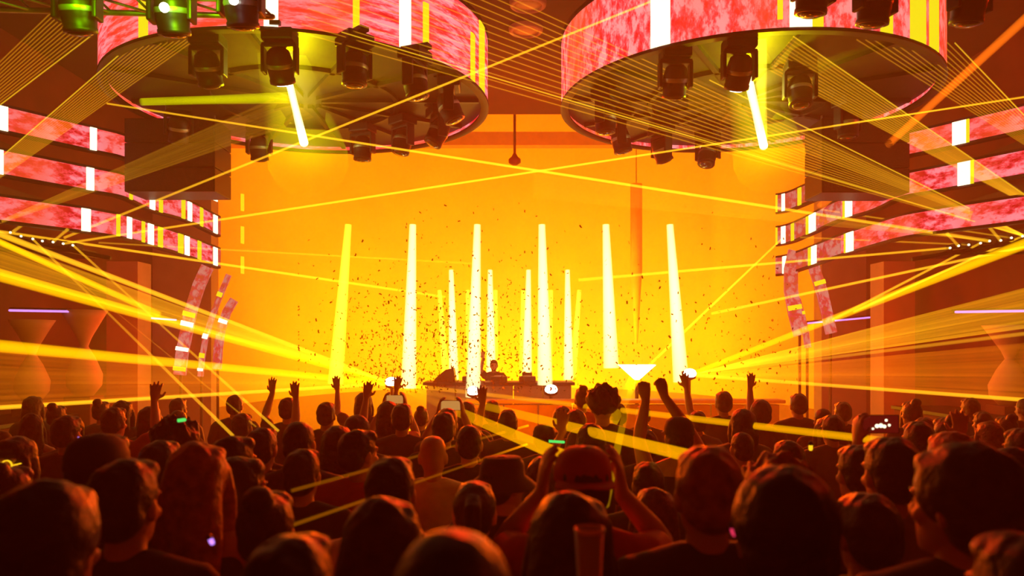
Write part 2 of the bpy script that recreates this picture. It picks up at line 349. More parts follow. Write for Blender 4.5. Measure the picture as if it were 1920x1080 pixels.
# near truss overhead with green-lit lamps
def truss(label, a, b, w=.30):
    t = empty('lighting_truss', a); tag(t, label, 'truss'); d = Vector(b) - Vector(a); L = d.length; m = d.to_track_quat('X', 'Z').to_matrix()
    for y in (-w / 2, w / 2):
        for z in (0, w):
            bm = B(); tube(bm, [m @ Vector((0, y, z)), m @ Vector((L, y, z))], [.024, .024], 8); obj('chord', bm, M['steel'], t, True)
    n = int(L / .3)
    for i in range(n):
        for k in range(3):
            x0, x1 = L * i / n, L * (i + 1) / n
            p = [((x0, -w / 2, 0), (x1, -w / 2, w)), ((x0, w / 2, w), (x1, w / 2, 0)), ((x0, -w / 2, 0), (x1, w / 2, 0))][k]
            bm = B(); tube(bm, [m @ Vector(p[0]), m @ Vector(p[1])], [.011, .011], 6); obj('brace', bm, M['steel'], t, True)
    return t
ta, tb = P(-40, 2, 6.0), P(500, 16, 6.0)
truss('green-lit square lighting truss crossing above the streaked ring', ta, tb)
for i, (u, v, lit, lb) in enumerate([(145, 22, False, 'green-tinted round lamp hanging from the truss end'), (322, 26, True, 'green-lit lamp with glaring white lens under the truss middle'),
                                     (452, 12, True, 'lamp with a white glint high on the truss near the streaked ring')]):
    p = P(u, v, 5.7)
    mh = moving_head((p.x, p.y, p.z + .34), .2 * i, .3, lb, lit=False, sc=1.0)
    if lit:
        g = P(u - 14, v - 12, 5.45); bm = B(); ball(bm, (0, 0, 0), .035, u=12, v=8); obj('glare_bulb', bm, M['white_hot'], mh, True, loc=g - Vector(mh.location), rot=(0, 0, 0)); mh.rotation_euler = (0, 0, 0)
spot('truss_green_lamp', P(330, -60, 5.2), P(300, 5, 6.0), (.35, 1.0, .0), 60, 130, .4, .08)
spot('truss_green_lamp', P(130, -60, 5.2), P(140, 5, 6.0), (.25, 1.0, .0), 30, 130, .4, .08)
tr = truss('dark lighting truss overhead above the blotchy ring', P(1440, -34, 6.0), P(1960, -40, 6.0))
for u, v, lb in [(1525, -12, 'dark lamp just peeping in above the widest white bar'), (1641, 8, 'dark rounded lamp hanging before the blotchy ring'), (1818, 6, 'dark lamp beyond the end of the blotchy ring')]:
    p = P(u, v, 5.8); moving_head((p.x, p.y, p.z + .34), .3, .2, lb)

# ------------------------------------------------------------------ LED ribbons on the balconies
def interp(pts, u):
    for a, b in zip(pts, pts[1:]):
        if a[0] <= u <= b[0]: t = (u - a[0]) / (b[0] - a[0]); return a[1] + (b[1] - a[1]) * t
    return pts[0][1] if u < pts[0][0] else pts[-1][1]
def sm(pts, u, w=18): return sum(interp(pts, u + d) for d in (-w, -w / 2, 0, w / 2, w)) / 5
DEPTH = [(-170, 8.3), (0, 9.2), (165, 9.9), (235, 10.4), (300, 11.2), (357, 11.9), (405, 12.6), (455, 13.2)]
def strip_mesh(pts, half, thick=.05):
    """a ribbon of rectangular section through (point, up) stations; UVs in metres; side 0 faces the hall"""
    bm = B(); uvl = bm.loops.layers.uv.new('UVMap'); rows = []; s = 0; ss = []
    for i, (p, up) in enumerate(pts):
        d = (pts[min(i + 1, len(pts) - 1)][0] - pts[max(i - 1, 0)][0]).normalized(); nrm = d.cross(up).normalized()
        if i: s += (p - pts[i - 1][0]).length
        ss.append(s); h = half[i] if isinstance(half, list) else half
        rows.append([bm.verts.new(p + up * (k * h) + nrm * q) for k, q in ((-1, 0), (1, 0), (1, -thick), (-1, -thick))])
    for i in range(len(rows) - 1):
        for k in range(4):
            a, b = rows[i], rows[i + 1]; f = bm.faces.new((a[k], b[k], b[(k + 1) % 4], a[(k + 1) % 4]))
            for lp, (uu, vv) in zip(f.loops, ((ss[i], 0), (ss[i + 1], 0), (ss[i + 1], .3), (ss[i], .3))): lp[uvl].uv = (uu, vv)
    bm.faces.new(rows[0]); bm.faces.new(rows[-1][::-1])
    bmesh.ops.recalc_face_normals(bm, faces=bm.faces[:])
    return bm
def ribbon(side, vs, umax, bars, label, mled, dim_to):
    """side -1: as seen; +1: the mirrored twin across the hall"""
    fx = (lambda u: u) if side < 0 else (lambda u: 1922 - u)
    t = empty('led_ribbon', P(fx(100), sm(vs, 100), interp(DEPTH, 100))); tag(t, label, 'light band'); o0 = Vector(t.location); Z = Vector((0, 0, 1))
    def st(u0, u1, step, push=0.0):
        n = max(1, int(abs(u1 - u0) / step)); out = []
        for i in range(n + 1):
            u = u0 + (u1 - u0) * i / n; Y = sm(DEPTH, u); p = P(fx(u), sm(vs, u), Y - push); out.append((p - o0, Z))
        if side > 0: out.reverse()
        return out
    obj('led_screen', strip_mesh(st(-170, umax, 6), .142), mled, t)
    if dim_to > umax: obj('end_screen', strip_mesh(st(umax, dim_to, 6), .142), M['led_dim'], t)
    bm = strip_mesh([(p + Vector((0, 0, .16)), q) for p, q in st(-170, max(umax, dim_to), 8)], .018, .1); obj('top_trim', bm, M['black'], t)
    bm = strip_mesh([(p - Vector((0, 0, .16)), q) for p, q in st(-170, max(umax, dim_to), 8)], .018, .1); obj('bottom_trim', bm, M['black'], t)
    for u, w, k in bars:
        obj('light_bar', strip_mesh(st(u - w / 2, u + w / 2, 4, .03), .150, .02), M[k + '_led'], t)
V1 = [(-170, 180), (0, 220), (175, 260), (235, 273), (300, 310), (357, 338), (405, 360), (455, 382)]
V2 = [(-170, 276), (0, 303), (168, 335), (235, 347), (287, 375), (357, 395), (405, 421), (455, 443)]
V3 = [(-170, 372), (0, 390), (162, 412), (235, 424), (284, 439), (357, 462), (405, 481), (455, 499)]
Wt, Yl = 'white', 'yellow'
ribbon(-1, V1, 250, [(8, 15, Wt), (176, 12, Wt), (405, 7, Wt), (455, 6, Yl)], 'uppermost LED ribbon of the curved balcony beside the squarish dark speaker', M['led_band'], 250)
ribbon(-1, V2, 398, [(3, 8, Wt), (170, 14, Wt), (247, 5, Yl), (287, 9, Wt), (303, 6, Yl), (345, 6, Yl), (357, 7, Wt), (379, 5, Yl), (405, 7, Wt), (455, 6, Yl)], 'middle LED ribbon running in under the squarish dark speaker', M['led_band'], 414)
ribbon(-1, V3, 398, [(162, 17, Wt), (223, 6, Yl), (244, 8, Wt), (270, 5, Yl), (284, 10, Wt), (302, 8, Yl), (340, 9, Yl), (352, 8, Wt), (375, 6, Yl), (405, 7, Wt), (455, 6, Yl)], 'lowest LED ribbon, densest in white bars, beside the curling floor strips', M['led_band'], 414)
ribbon(1, V1, 240, [(122, 30, Wt), (108, 6, Yl), (400, 11, Wt), (424, 6, Yl), (454, 6, Wt), (466, 4, Yl)], 'top balcony LED ribbon with one broad white block, under the fanned laser lines', M['led_band'], 468)
ribbon(1, V2, 345, [(114, 26, Wt), (100, 7, Yl), (332, 12, Wt), (340, 5, Yl), (400, 12, Wt), (409, 5, Yl), (437, 5, Yl), (454, 8, Wt), (466, 4, Yl)], 'second balcony LED ribbon with broad white block beneath the top one', M['led_band'], 468)
ribbon(1, V3, 345, [(330, 13, Wt), (338, 4, Yl), (397, 9, Wt), (405, 5, Yl), (437, 5, Yl), (452, 7, Wt)], 'bottom balcony LED ribbon just above the bank of laser projectors', M['led_band'], 468)
# the ribbon ends that come forward at the stage corner on the far side
def end_ribbon(pts, half, label, Y=12.9, mled=None, bars=()):
    st = []
    for i, (u, v) in enumerate(pts):
        a = Vector(pts[max(i - 1, 0)]); b = Vector(pts[min(i + 1, len(pts) - 1)]); d = (b - a).normalized()
        st.append((P(u, v, Y), Vector((d.y, 0, d.x))))
    o0 = st[0][0].copy(); st = [(p - o0, q) for p, q in st]
    fine = []
    for (p, q), (p2, q2) in zip(st, st[1:]):
        for k in range(5): fine.append((p.lerp(p2, k / 5), q.lerp(q2, k / 5).normalized()))
    fine.append(st[-1])
    t = empty('led_strip', o0); tag(t, label, 'light band')
    obj('led_screen', strip_mesh(fine, half, .05), mled or M['led_dim'], t)
    if pts[-1][1] > 600:
        e = fine[-1][0] + Vector((0, .06, 0)); bm = B(); tube(bm, [e + Vector((0, 0, .3)), Vector((e.x, e.y, -o0.z))], [.025, .025], 8); obj('support_post', bm, M['black'], t)
    n = len(fine)
    for f, kind in bars:
        i = max(1, min(n - 3, int(f * n))); obj('light_bar', strip_mesh([(p + Vector((0, -.03, 0)), q) for p, q in fine[i:i + 2]], half * 1.04, .02), M[kind + '_led'], t)
    return t
end_ribbon([(388, 500), (372, 535), (356, 585), (347, 630), (340, 665), (336, 703)], .105, 'broad curling LED strip descending to the floor below the lowest ribbon', 12.9, None, [(.40, Yl), (.47, Wt), (.72, Wt), (.9, Yl)])
end_ribbon([(428, 515), (414, 548), (398, 590), (384, 635), (377, 680), (375, 706)], .045, 'narrow curling LED strip between the broad strip and the stage edge', 13.1, None, [(.2, Yl), (.55, Wt), (.72, Yl), (.88, Wt)])
end_ribbon([(438, 562), (424, 585), (413, 620), (408, 655), (406, 692)], .075, 'short faint LED strip closest to the stage edge', 13.3, None, [(.35, Wt)])
end_ribbon([(1492, 470), (1484, 505), (1484, 545), (1492, 590), (1502, 628)], .115, 'bowed LED strip at the far stage corner below the forward ribbons', 12.9, None, [(.62, Yl)])
end_ribbon([(1518, 470), (1530, 510), (1543, 550), (1552, 590), (1560, 625)], .095, 'leaning LED strip crossed by the slim violet tube', 13.0, None, [(.35, Yl)])
end_ribbon([(1496, 560), (1504, 590), (1511, 620), (1516, 652)], .05, 'short slim LED strip between the bowed and the leaning strips', 13.1, None, [(.3, Yl)])

# hung speaker stacks and side-wall furniture
def speaker(u0, u1, v0, v1, Y, label):
    a, b = P(u0, v1, Y), P(u1, v0, Y); w = b.x - a.x; top = ZR - .02; h = top - a.z
    t = empty('hanging_speaker', ((a.x + b.x) / 2, Y + .3, a.z)); tag(t, label, 'speaker')
    n = 3
    for i in range(n):
        z = h * (i + .5) / n
        bm = B(); box(bm, (0, 0, z), (w, .6, h / n - .012), bevel=.012); c = obj('cabinet', bm, M['black'], t)
        bm = B(); box(bm, (0, -.305, z), (w - .06, .012, h / n - .06)); obj('grille', bm, M['grille'], c)
    for s in (-1, 1):
        bm = B(); tube(bm, [(s * w * .4, 0, h - .05), (s * w * .4, 0, h + .14)], [.015, .015], 8); obj('hanging_rod', bm, M['steel'], t)
speaker(233, 403, 205, 360, 10.2, 'squarish dark speaker stack hung below the streaked ring beside the balcony ribbons')
speaker(1541, 1706, 215, 362, 10.2, 'squarish dark speaker stack hung below the blotchy ring before the balcony')

def led_tube(a, b, label):
    d = b - a; t = empty('light_tube', a); tag(t, label, 'light tube')
    bm = B(); tube(bm, [(0, 0, 0), d], [.018, .018], 8); obj('glow_tube', bm, M['violet_led'], t)
    bm = B(); tube(bm, [Vector((0, .04, .02)) - d * .01, d * 1.01 + Vector((0, .04, .02))], [.03, .03], 6); obj('bracket', bm, M['black'], t)
led_tube(P(18, 582, 10.8), P(128, 584, 11.3), 'bright violet light tube on the dark wall beside the hourglass sculptures')
led_tube(P(276, 596, 15.5), P(330, 600, 15.7), 'short violet light tube behind the curling floor strips')
led_tube(P(1792, 585, 10.9), P(1990, 582, 10.4), 'long violet light tube above the dark side bar')
led_tube(P(1515, 606, 15.4), P(1656, 593, 14.6), 'slanting violet light tube passing behind the leaning LED strip')
def sculpture(u, v0, v1, Y, wpx, label):
    a, b = P(u, v1, Y), P(u, v0, Y); h = b.z; r = wpx / F * Y / 2
    t = empty('sculpture', (a.x, Y, 0)); tag(t, label, 'sculpture')
    zb = a.z; H = b.z - zb
    bm = B(); lathe(bm, [(r * .5, zb), (r * .95, zb + H * .12), (r, zb + H * .25), (r * .6, zb + H * .45), (r * .22, zb + H * .58), (r * .4, zb + H * .68), (r * 1.0, zb + H * .9), (r * 1.3, zb + H), (r * 1.22, zb + H), (r * .9, zb + H * .9)], 24); obj('vase', bm, M['pillar'], t, True)
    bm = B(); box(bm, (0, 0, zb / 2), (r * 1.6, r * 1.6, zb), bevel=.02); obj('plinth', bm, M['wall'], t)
sculpture(158, 582, 742, 11.6, 62, 'tall hourglass-shaped sculpture glowing orange behind the violet tube')
sculpture(60, 600, 752, 11.0, 60, 'hourglass-shaped sculpture in shadow below the bright violet tube')
sculpture(1893, 610, 760, 11.2, 70, 'tall hourglass-shaped sculpture below the long violet tube')
def side_bar(x0, x1, y0, y1, label):
    t = empty('bar_counter', ((x0 + x1) / 2, (y0 + y1) / 2, 0)); tag(t, label, 'counter')
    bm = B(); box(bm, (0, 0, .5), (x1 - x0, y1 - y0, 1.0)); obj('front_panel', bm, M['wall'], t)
    bm = B(); box(bm, (0, 0, 1.03), (x1 - x0 + .08, y1 - y0 + .08, .06), bevel=.01); obj('countertop', bm, M['black'], t)
side_bar(-7.5, -6.6, 8.8, 12.6, 'long dark side bar below the bright violet tube')
side_bar(6.6, 7.5, 8.6, 12.8, 'long dark side bar below the long violet tube')
# balcony decks behind the ribbons
for i, (x0, x1, sd) in enumerate(((-7.6, -6.9, 'left'), (6.9, 7.6, 'right'))):
    for k, z in enumerate((3.6, 4.2, 4.8)):
        wallbox('trim_balcony_%s_%d' % (sd, k + 1), (x0, 5.0, z - .06), (x1, 12.5, z + .06), M['black'])

# ceiling details
for u, v, lb in ((986, 53, 'round ceiling fitting between the two LED rings'), (990, 4, 'second round ceiling fitting nearer overhead between the rings')):
    Y = (ZC - EYE) * F / (CV - v); p = P(u, v, Y)
    t = empty('ceiling_fitting', (p.x, p.y, ZC)); tag(t, lb, 'ceiling fitting')
    bm = B(); lathe(bm, [(.26, 0), (.25, -.05), (.2, -.07), (.19, -.03), (.19, 0)], 28, close=False); obj('trim_ring', bm, M['pillar'], t, True)
    bm = B(); lathe(bm, [(.19, -.01), (.19, -.035), (.02, -.045)], 28); obj('diffuser', bm, M['stage_wall'], t, True)
a = P(965, 205, 17); b = P(962, 297, 17)
t = empty('hanging_camera', a); tag(t, 'small fixture hanging on a pole between the rings before the stage', 'fixture')
bm = B(); tube(bm, [(0, 0, ZS - a.z), (0, 0, b.z - a.z)], [.045, .03], 8); obj('pole', bm, M['black'], t)
bm = B(); lathe(bm, [(.03, b.z - a.z + .12), (.08, b.z - a.z + .03), (.14, b.z - a.z - .02), (.14, b.z - a.z - .1), (.05, b.z - a.z - .16)], 16); obj('dome', bm, M['black'], t, True)
for x, lb in ((-7.2, 'dark hanging strut above the stage beside the streaked ring'), ):
    pass
a = P(1193, 345, 30)  # dark shadow streak in the haze, built as a solid cone
t = empty('tapered_shadow', (a.x, a.y, a.z)); tag(t, 'long slim tapering pendant modelled as a solid deep in the stage haze', 'shadow_streak')
bm = B(); lathe(bm, [(.24, 0), (.24, -3.4), (.06, -6.4)], 14); obj('shaft', bm, M['pillar'], t, True)
bm = B(); tube(bm, [(0, 0, 0), (0, 0, ZS - a.z)], [.02, .02], 6); obj('streak_stem', bm, M['black'], t)  # added to carry the streak up to the stage ceiling

# ------------------------------------------------------------------ stage: booth, counter, lamps
def booth():
    t = empty('dj_booth', (-.2, 14.6, 0)); tag(t, 'long DJ booth table across the stage centre in front of the performer', 'booth')
    for i in range(5):
        bm = B(); box(bm, (-1.12 + .56 * i, 0, .66), (.54, .55, 1.32), bevel=.01); obj('front_panel', bm, M['wood'], t)
    bm = B(); box(bm, (0, 0, 1.36), (2.9, .75, .06), bevel=.01); obj('tabletop', bm, M['black'], t)
booth()
def deck(x, lb):
    t = empty('media_player', (x, 14.6, 1.39)); tag(t, lb, 'audio player')
    bm = B(); box(bm, (0, 0, .05), (.32, .4, .1), bevel=.01); obj('body', bm, M['black'], t)
    bm = B(); lathe(bm, [(.1, .1), (.1, .115), (.02, .118)], 18); obj('jog_wheel', bm, M['steel'], t)
    bm = B(); box(bm, (0, .15, .13), (.2, .02, .08)); obj('display', bm, M['black'], t)
deck(-.75, 'dark media player on the booth, first from the slanted monitor'); deck(-.2, 'dark mixer-like player in front of the performer'); deck(.35, 'dark media player on the booth beyond the performer')
mp = P(842, 712, 14.6)
t = empty('booth_monitor', (mp.x, mp.y, 1.39)); tag(t, 'wedge-shaped monitor speaker on the end of the booth', 'speaker')
bm = B()
pts = [(-.3, 0, 0), (.14, 0, 0), (.1, 0, .26), (-.02, 0, .24)]
va = [bm.verts.new((x, -.22, z)) for x, y, z in pts]; vb = [bm.verts.new((x, .22, z)) for x, y, z in pts]
bm.faces.new(va); bm.faces.new(vb[::-1])
for k in range(4): bm.faces.new((va[k], vb[k], vb[(k + 1) % 4], va[(k + 1) % 4]))
bmesh.ops.recalc_face_normals(bm, faces=bm.faces[:]); obj('cabinet', bm, M['black'], t)
bm = B(); box(bm, (-.17, 0, .13), (.3, .36, .012), Matrix.Rotation(-.71, 3, 'Y')); obj('grille', bm, M['grille'], t)
def counter():
    a, b = P(880, 752, 10.8), P(1460, 752, 10.8); w = b.x - a.x
    t = empty('stage_barrier', ((a.x + b.x) / 2, 10.8, 0)); tag(t, 'low panelled barrier between the crowd and the stage', 'barrier')
    n = 9
    for i in range(n):
        bm = B(); box(bm, (-w / 2 + w * (i + .5) / n, 0, a.z / 2 - .02), (w / n - .02, .12, a.z - .06), bevel=.01); obj('panel', bm, M['wood'], t)
    bm = B(); box(bm, (0, 0, a.z), (w + .1, .3, .05), bevel=.01); obj('top_rail', bm, M['pillar'], t)
counter()
# glaring stage-edge lamp shaped like an upturned pyramid
p = P(1194, 700, 12.2)
t = empty('strobe_lamp', p); tag(t, 'dazzling white lamp shaped like an upturned triangle behind the raised fists', 'stage light')
bm = B(); s = 12.2 / F
rows = [((34 * s, .10), 16 * s), ((20 * s, .07), 3 * s), ((4 * s, .03), -12 * s)]
rings = [[bm.verts.new((sx * r[0], sy * r[1], z)) for sx, sy in ((-1, -1), (1, -1), (1, 1), (-1, 1))] for r, z in rows]
for A_, B_ in zip(rings, rings[1:]):
    for k in range(4): bm.faces.new((A_[k], A_[(k + 1) % 4], B_[(k + 1) % 4], B_[k]))
bm.faces.new(rings[0]); bm.faces.new(rings[-1][::-1]); bmesh.ops.recalc_face_normals(bm, faces=bm.faces[:])
obj('glowing_head', bm, M['white_hot'], t)
bm = B(); tube(bm, [(0, 0, -12 * s), (0, 0, -p.z)], [.03, .03], 8); obj('stand', bm, M['black'], t)
for u, v, lb in ((735, 719, 'dazzling stage-edge lamp where the wide beams of one side meet'), (1292, 703, 'stage-edge lamp where the beams of the other side meet'),
                 (888, 736, 'white-hot lamp at the foot of the third tall shaft'), (1033, 733, 'white-hot lamp at the foot of the fourth tall shaft')):
    p = P(u, v, 13.6); t = empty('stage_lamp', (p.x, p.y, 0)); tag(t, lb, 'stage light')
    bm = B(); lathe(bm, [(.03, p.z - .1), (.12, p.z - .06), (.14, p.z + .06), (.10, p.z + .08)], 16); obj('lamp_head', bm, M['black'], t, True)
    bm = B(); ball(bm, (0, -.05, p.z + .03), (.12, .12, .09), u=14, v=8); obj('lens', bm, M['white_hot'], t, True)
    bm = B(); tube(bm, [(0, 0, 0), (0, 0, p.z - .1)], [.03, .03], 8); obj('stand', bm, M['black'], t)
# ------------------------------------------------------------------ beams of light in the haze, modelled as glowing tubes and sheets
BM = {'line': beam_mat('laser_light', (1.0, .46, .010), .8), 'pale': beam_mat('pale_laser_light', (1.0, .5, .12), .8), 'faint': beam_mat('faint_laser_light', (1.0, .42, .01), .32),
      'red': beam_mat('red_beam_light', (1.0, .16, .004), .85), 'thick': beam_mat('yellow_beam_light', (1.0, .47, .0), .85), 'shaft': beam_mat('white_shaft_light', (1.0, .84, .30), 1.5, 1.2),
      'yshaft': beam_mat('yellow_shaft_light', (1.0, .80, .03), 1.15, 1.2), 'white': beam_mat('white_beam_light', (1.0, .95, .42), 3.2, 1.2), 'lime': beam_mat('lime_beam_light', (.85, .80, .0), .6, 1.2), 'near': beam_mat('orange_beam_light', (1.0, .40, .0), .85), 'halo': beam_mat('lime_halo_light', (.75, .70, .0), .62, 3.0),
      'fade': beam_mat('fading_laser_light', (1.0, .27, .0), .42, fall=1.6), 'spill': beam_mat('fading_beam_light', (1.0, .50, .0), 1.1, fall=3.2), 'grid': beam_mat('laser_grid_light', (1.0, .40, .008), .27), 'edge': beam_mat('laser_edge_light', (1.0, .55, .012), .6)}
SH = {'warm': beam_mat('yellow_sheet_light', (1.0, .42, .006), .85, fall=4.0, sheet=True), 'weak': beam_mat('orange_sheet_light', (1.0, .22, .003), .55, fall=4.0, sheet=True),
      'thin': beam_mat('laser_sheet_light', (1.0, .42, .01), .15, fall=5.0, sheet=True)}
def beam(a, b, r, m, label, group=None, name='laser_ray', cat='laser ray', n=8):
    r = r if isinstance(r, tuple) else (r, r); d = b - a; bm = B()
    tube(bm, [(0, 0, 0), d], list(r), n, cap=False)
    return tag(obj(name, bm, BM[m], None, True, loc=a), label, cat, group, 'thing')
def to_wall(a, b, r=None):
    """carries the ray from a through b on to the side wall (and its width with it)"""
    X = 7.55 if b.x > 0 else -7.55; k = (X - a.x) / (b.x - a.x); e = a + (b - a) * k
    return e if r is None else (e, (r[0], r[0] + (r[1] - r[0]) * k))
def wall_beam(a, b, r, m, label, **kw):
    e, r2 = to_wall(a, b, r); return beam(a, e, r2, m, label, name='light_ray', cat='light beam', **kw)
def sheet(a, b, c, m, label, n=10):
    bm = B(); uvl = bm.loops.layers.uv.new('UVMap'); o = bm.verts.new((0, 0, 0)); es = [bm.verts.new((b - a).lerp(c - a, k / n)) for k in range(n + 1)]
    for k in range(n):
        f = bm.faces.new((o, es[k], es[k + 1]))
        for lp, q in zip(f.loops, ((0, (k + .5) / n), (1, k / n), (1, (k + 1) / n))): lp[uvl].uv = q
    return tag(obj('light_sheet', bm, SH[m], None, loc=a), label, 'light sheet', None, 'thing')
px = lambda w, Y: w / 2 / F * Y          # radius of a beam w picture units wide at depth Y

# tall shafts
ORD = ('first', 'second', 'third', 'fourth', 'fifth', 'sixth')
for i, (u0, v0, u1, v1, m) in enumerate([(653, 421, 629, 720, 'yshaft'), (774, 421, 766, 728, 'shaft'), (895, 421, 887, 745, 'shaft'), (1016, 421, 1022, 722, 'shaft'), (1136, 421, 1146, 690, 'shaft'), (1256, 421, 1277, 716, 'shaft')]):
    beam(P(u0, v0, 14), P(u1, v1, 14), (px(13, 14), px(30, 14)), m, '%s of the six tall light shafts across the stage' % ORD[i], name='light_shaft', cat='light beam', n=14)
for i, (u0, u1) in enumerate([(846, 851), (919, 921), (991, 988), (1064, 1066)]):
    beam(P(u0, 506, 22), P(u1, 712, 22), (px(9, 22), px(20, 22)), 'shaft', '%s of the four mid-height light shafts deeper on the stage' % ORD[i], name='light_shaft', cat='light beam', n=12)
for i, (u0, u1) in enumerate([(824, 836), (877, 881), (929, 927), (981, 980), (1033, 1028), (1086, 1074)]):
    beam(P(u0, 544, 30), P(u1, 706, 30), (px(8, 30), px(15, 30)), 'yshaft', '%s of the six shortest light shafts at the stage rear' % ORD[i], name='light_shaft', cat='light beam', n=12)
for x, Y in ((0, 14), (0, 22), (0, 30)):
    v = {14: 417, 22: 502, 30: 540}[Y]; a = P(630 if Y == 14 else 800, v, Y); b = P(1290 if Y == 14 else 1110, v, Y)
# ring shafts
beam(P(534, 122, 8.3), P(570, 268, 10.5), (px(12, 8.3), px(16, 10.5)), 'white', 'blazing white shaft thrown down from the streaked ring', name='light_shaft', cat='light beam', n=14)
beam(P(528, 95, 8.3), P(578, 300, 10.9), (px(90, 8.3), px(150, 10.9)), 'halo', 'soft lime glow round the white shaft of the streaked ring', name='light_shaft', cat='light beam', n=14)  # lamp glow in the haze modelled as an emissive tube
beam(P(1397, 122, 8.3), P(1432, 274, 10.5), (px(16, 8.3), px(15, 10.5)), 'white', 'blazing white shaft thrown down from the blotchy ring', name='light_shaft', cat='light beam', n=14)
beam(P(1424, 70, 7.9), P(1432, 268, 10.3), (px(26, 7.9), px(12, 10.3)), 'yshaft', 'broad yellow shaft narrowing downward beside the white one', name='light_shaft', cat='light beam', n=14)
beam(P(1396, 95, 8.3), P(1442, 300, 10.9), (px(80, 8.3), px(130, 10.9)), 'halo', 'soft lime glow round the shafts of the blotchy ring', name='light_shaft', cat='light beam', n=14)  # haze glow built the same way, a wide emissive tube
beam(P(540, 183, 8.5), P(266, 191, 9.6), (px(20, 8.5), px(13, 9.6)), 'lime', 'level lime beam ending before the dark speaker under the streaked ring', name='light_ray', cat='light beam', n=12)
spot('ring_glow_fill', P(556, 215, 8.7), P(548, 60, 8.3), (1.0, .85, .0), 130, 165, .3, .06)  # added uplights without fixtures, for the glow round the ring lamps
spot('ring_glow_fill', P(1424, 215, 8.7), P(1415, 60, 8.3), (1.0, .85, .0), 110, 165, .3, .06)

# long single lasers
beam(P(120, 446, 10), P(1262, -14, 6.6), (px(5, 10), px(5, 6.6)), 'line', 'thin laser rising from the projector bank across the streaked ring to the ceiling')
beam(P(118, 457, 10), P(1925, 181, 9.0), (px(5, 10), px(4, 9)), 'line', 'long laser climbing gently across the whole hall below the rings')
beam(P(1855, 452, 10), P(200, 194, 9.2), (px(7, 10), px(4, 9.2)), 'line', 'long laser falling gently across the hall and crossing its mirror twin')
beam(P(-20, 431, 9.6), P(835, 557, 15), (px(6, 9.6), px(5, 15)), 'line', 'laser dipping across the forward ribbon ends towards the second tall shaft')
beam(P(185, 455, 10), P(885, 494, 15), (px(4, 10), px(4, 15)), 'faint', 'faint nearly level laser reaching the stage haze')
beam(P(1781, 465, 10), P(1085, 525, 15), (px(5, 10), px(6, 15)), 'line', 'laser running nearly level from the bank to the fifth tall shaft')
beam(P(1935, 460, 10), P(1334, 588, 14), (px(6, 10), px(6, 14)), 'line', 'laser sloping down over the pillar to the bowed LED strip')
beam(P(1197, 704, 12.1), P(1468, 446, 12.2), (px(6, 12), px(4, 12)), 'line', 'laser rising steeply from the dazzling triangular lamp')
beam(P(2075, -105, 6.9), P(1538, 388, 12), (px(17, 8), px(14, 12)), 'red', 'thick soft orange-red beam slanting past the blotchy ring', name='light_ray', cat='light beam', n=12)
beam(P(62, 449, 10), P(437, 817, 5.2), (px(4, 10), px(6, 5.2)), 'line', 'steep laser plunging from the bank into the crowd, steeper of the two')
beam(P(137, 460, 10), P(522, 808, 5.8), (px(4, 10), px(5, 5.8)), 'line', 'steep laser plunging from the bank into the crowd, nearer the stage')
beam(P(120, 505, 9.5), P(480, 800, 5.6), (px(2, 9.5), px(3, 5.6)), 'faint', 'hair-thin laser lying between the two plunging lasers')
beam(P(1816, 459, 10), P(1500, 445, 12), (px(4, 10), px(4, 12)), 'faint', 'faint level laser running back from the bank to the ribbons')
beam(P(1896, 446, 10), P(1540, 393, 12), (px(4, 10), px(4, 12)), 'faint', 'faint laser rising from the bank over the second ribbon')
beam(P(1838, 456, 10), P(1560, 600, 12.5), (px(5, 10), px(6, 12.5)), 'line', 'short laser joining the thick yellow beam from above')
beam(P(1917, 443, 10), P(1600, 585, 12), (px(5, 10), px(6, 12)), 'line', 'uppermost laser running alongside the thick yellow beam')
for a, b, lb in (((25, 434), (50, 416), 'stubby laser stroke at the far end of the bank under the ribbons'), ((100, 453), (127, 430), 'stubby laser stroke crossing the rising laser by the ribbons'),
                 ((1797, 461), (1776, 438), 'stubby laser stroke near the end of the projector bank'), ((1876, 451), (1855, 426), 'stubby laser stroke near the middle of the projector bank')):
    beam(P(*a, 10), P(*b, 9.7), px(6, 10), 'line', lb)
beam(P(990, 798, 6.2), P(547, 920, 2.9), (px(4, 6.2), px(7, 2.9)), 'fade', 'dim laser skimming over the heads, upper of the two', n=10)
beam(P(988, 833, 5.2), P(550, 984, 2.4), (px(4, 5.2), px(7, 2.4)), 'fade', 'dim laser skimming over the heads, lower of the two', n=10)
beam(P(1560, 236, 9), P(1925, 182, 8.4), (px(3, 9), px(3, 8.4)), 'faint', 'faint laser doubling the climbing laser near the fans')

# wide beams and sheets from the two stage-edge lamps
S1, S2 = P(735, 719, 13.4), P(1292, 703, 13.4)
wall_beam(S1, P(-30, 508, 8.4), (px(9, 13.4), px(26, 8.4)), 'thick', 'broad yellow beam forming the lower edge of the upper fan', n=14)
wall_beam(S1, P(-30, 428, 8.4), (px(6, 13.4), px(13, 8.4)), 'line', 'yellow beam forming the upper edge of the upper fan', n=14)
beam(to_wall(P(300, 590, 10.6), P(-30, 440, 9)), P(300, 590, 10.6), (px(12, 9), px(12, 10.6)), 'thick', 'short bright beam dropping through the upper fan near the projectors', name='light_ray', cat='light beam', n=12)
wall_beam(S1, P(-30, 646, 8.4), (px(9, 13.4), px(26, 8.4)), 'thick', 'broad nearly level yellow beam in front of the sculptures', n=14)
wall_beam(S1, P(-30, 766, 8.0), (px(6, 13.4), px(10, 8)), 'line', 'beam just above the crowd forming the bottom edge of the fan', n=12)
sheet(S1, to_wall(S1, P(-30, 440, 8.4)), to_wall(S1, P(-30, 508, 8.4)), 'warm', 'yellow sheet of light between the two upper fan beams')
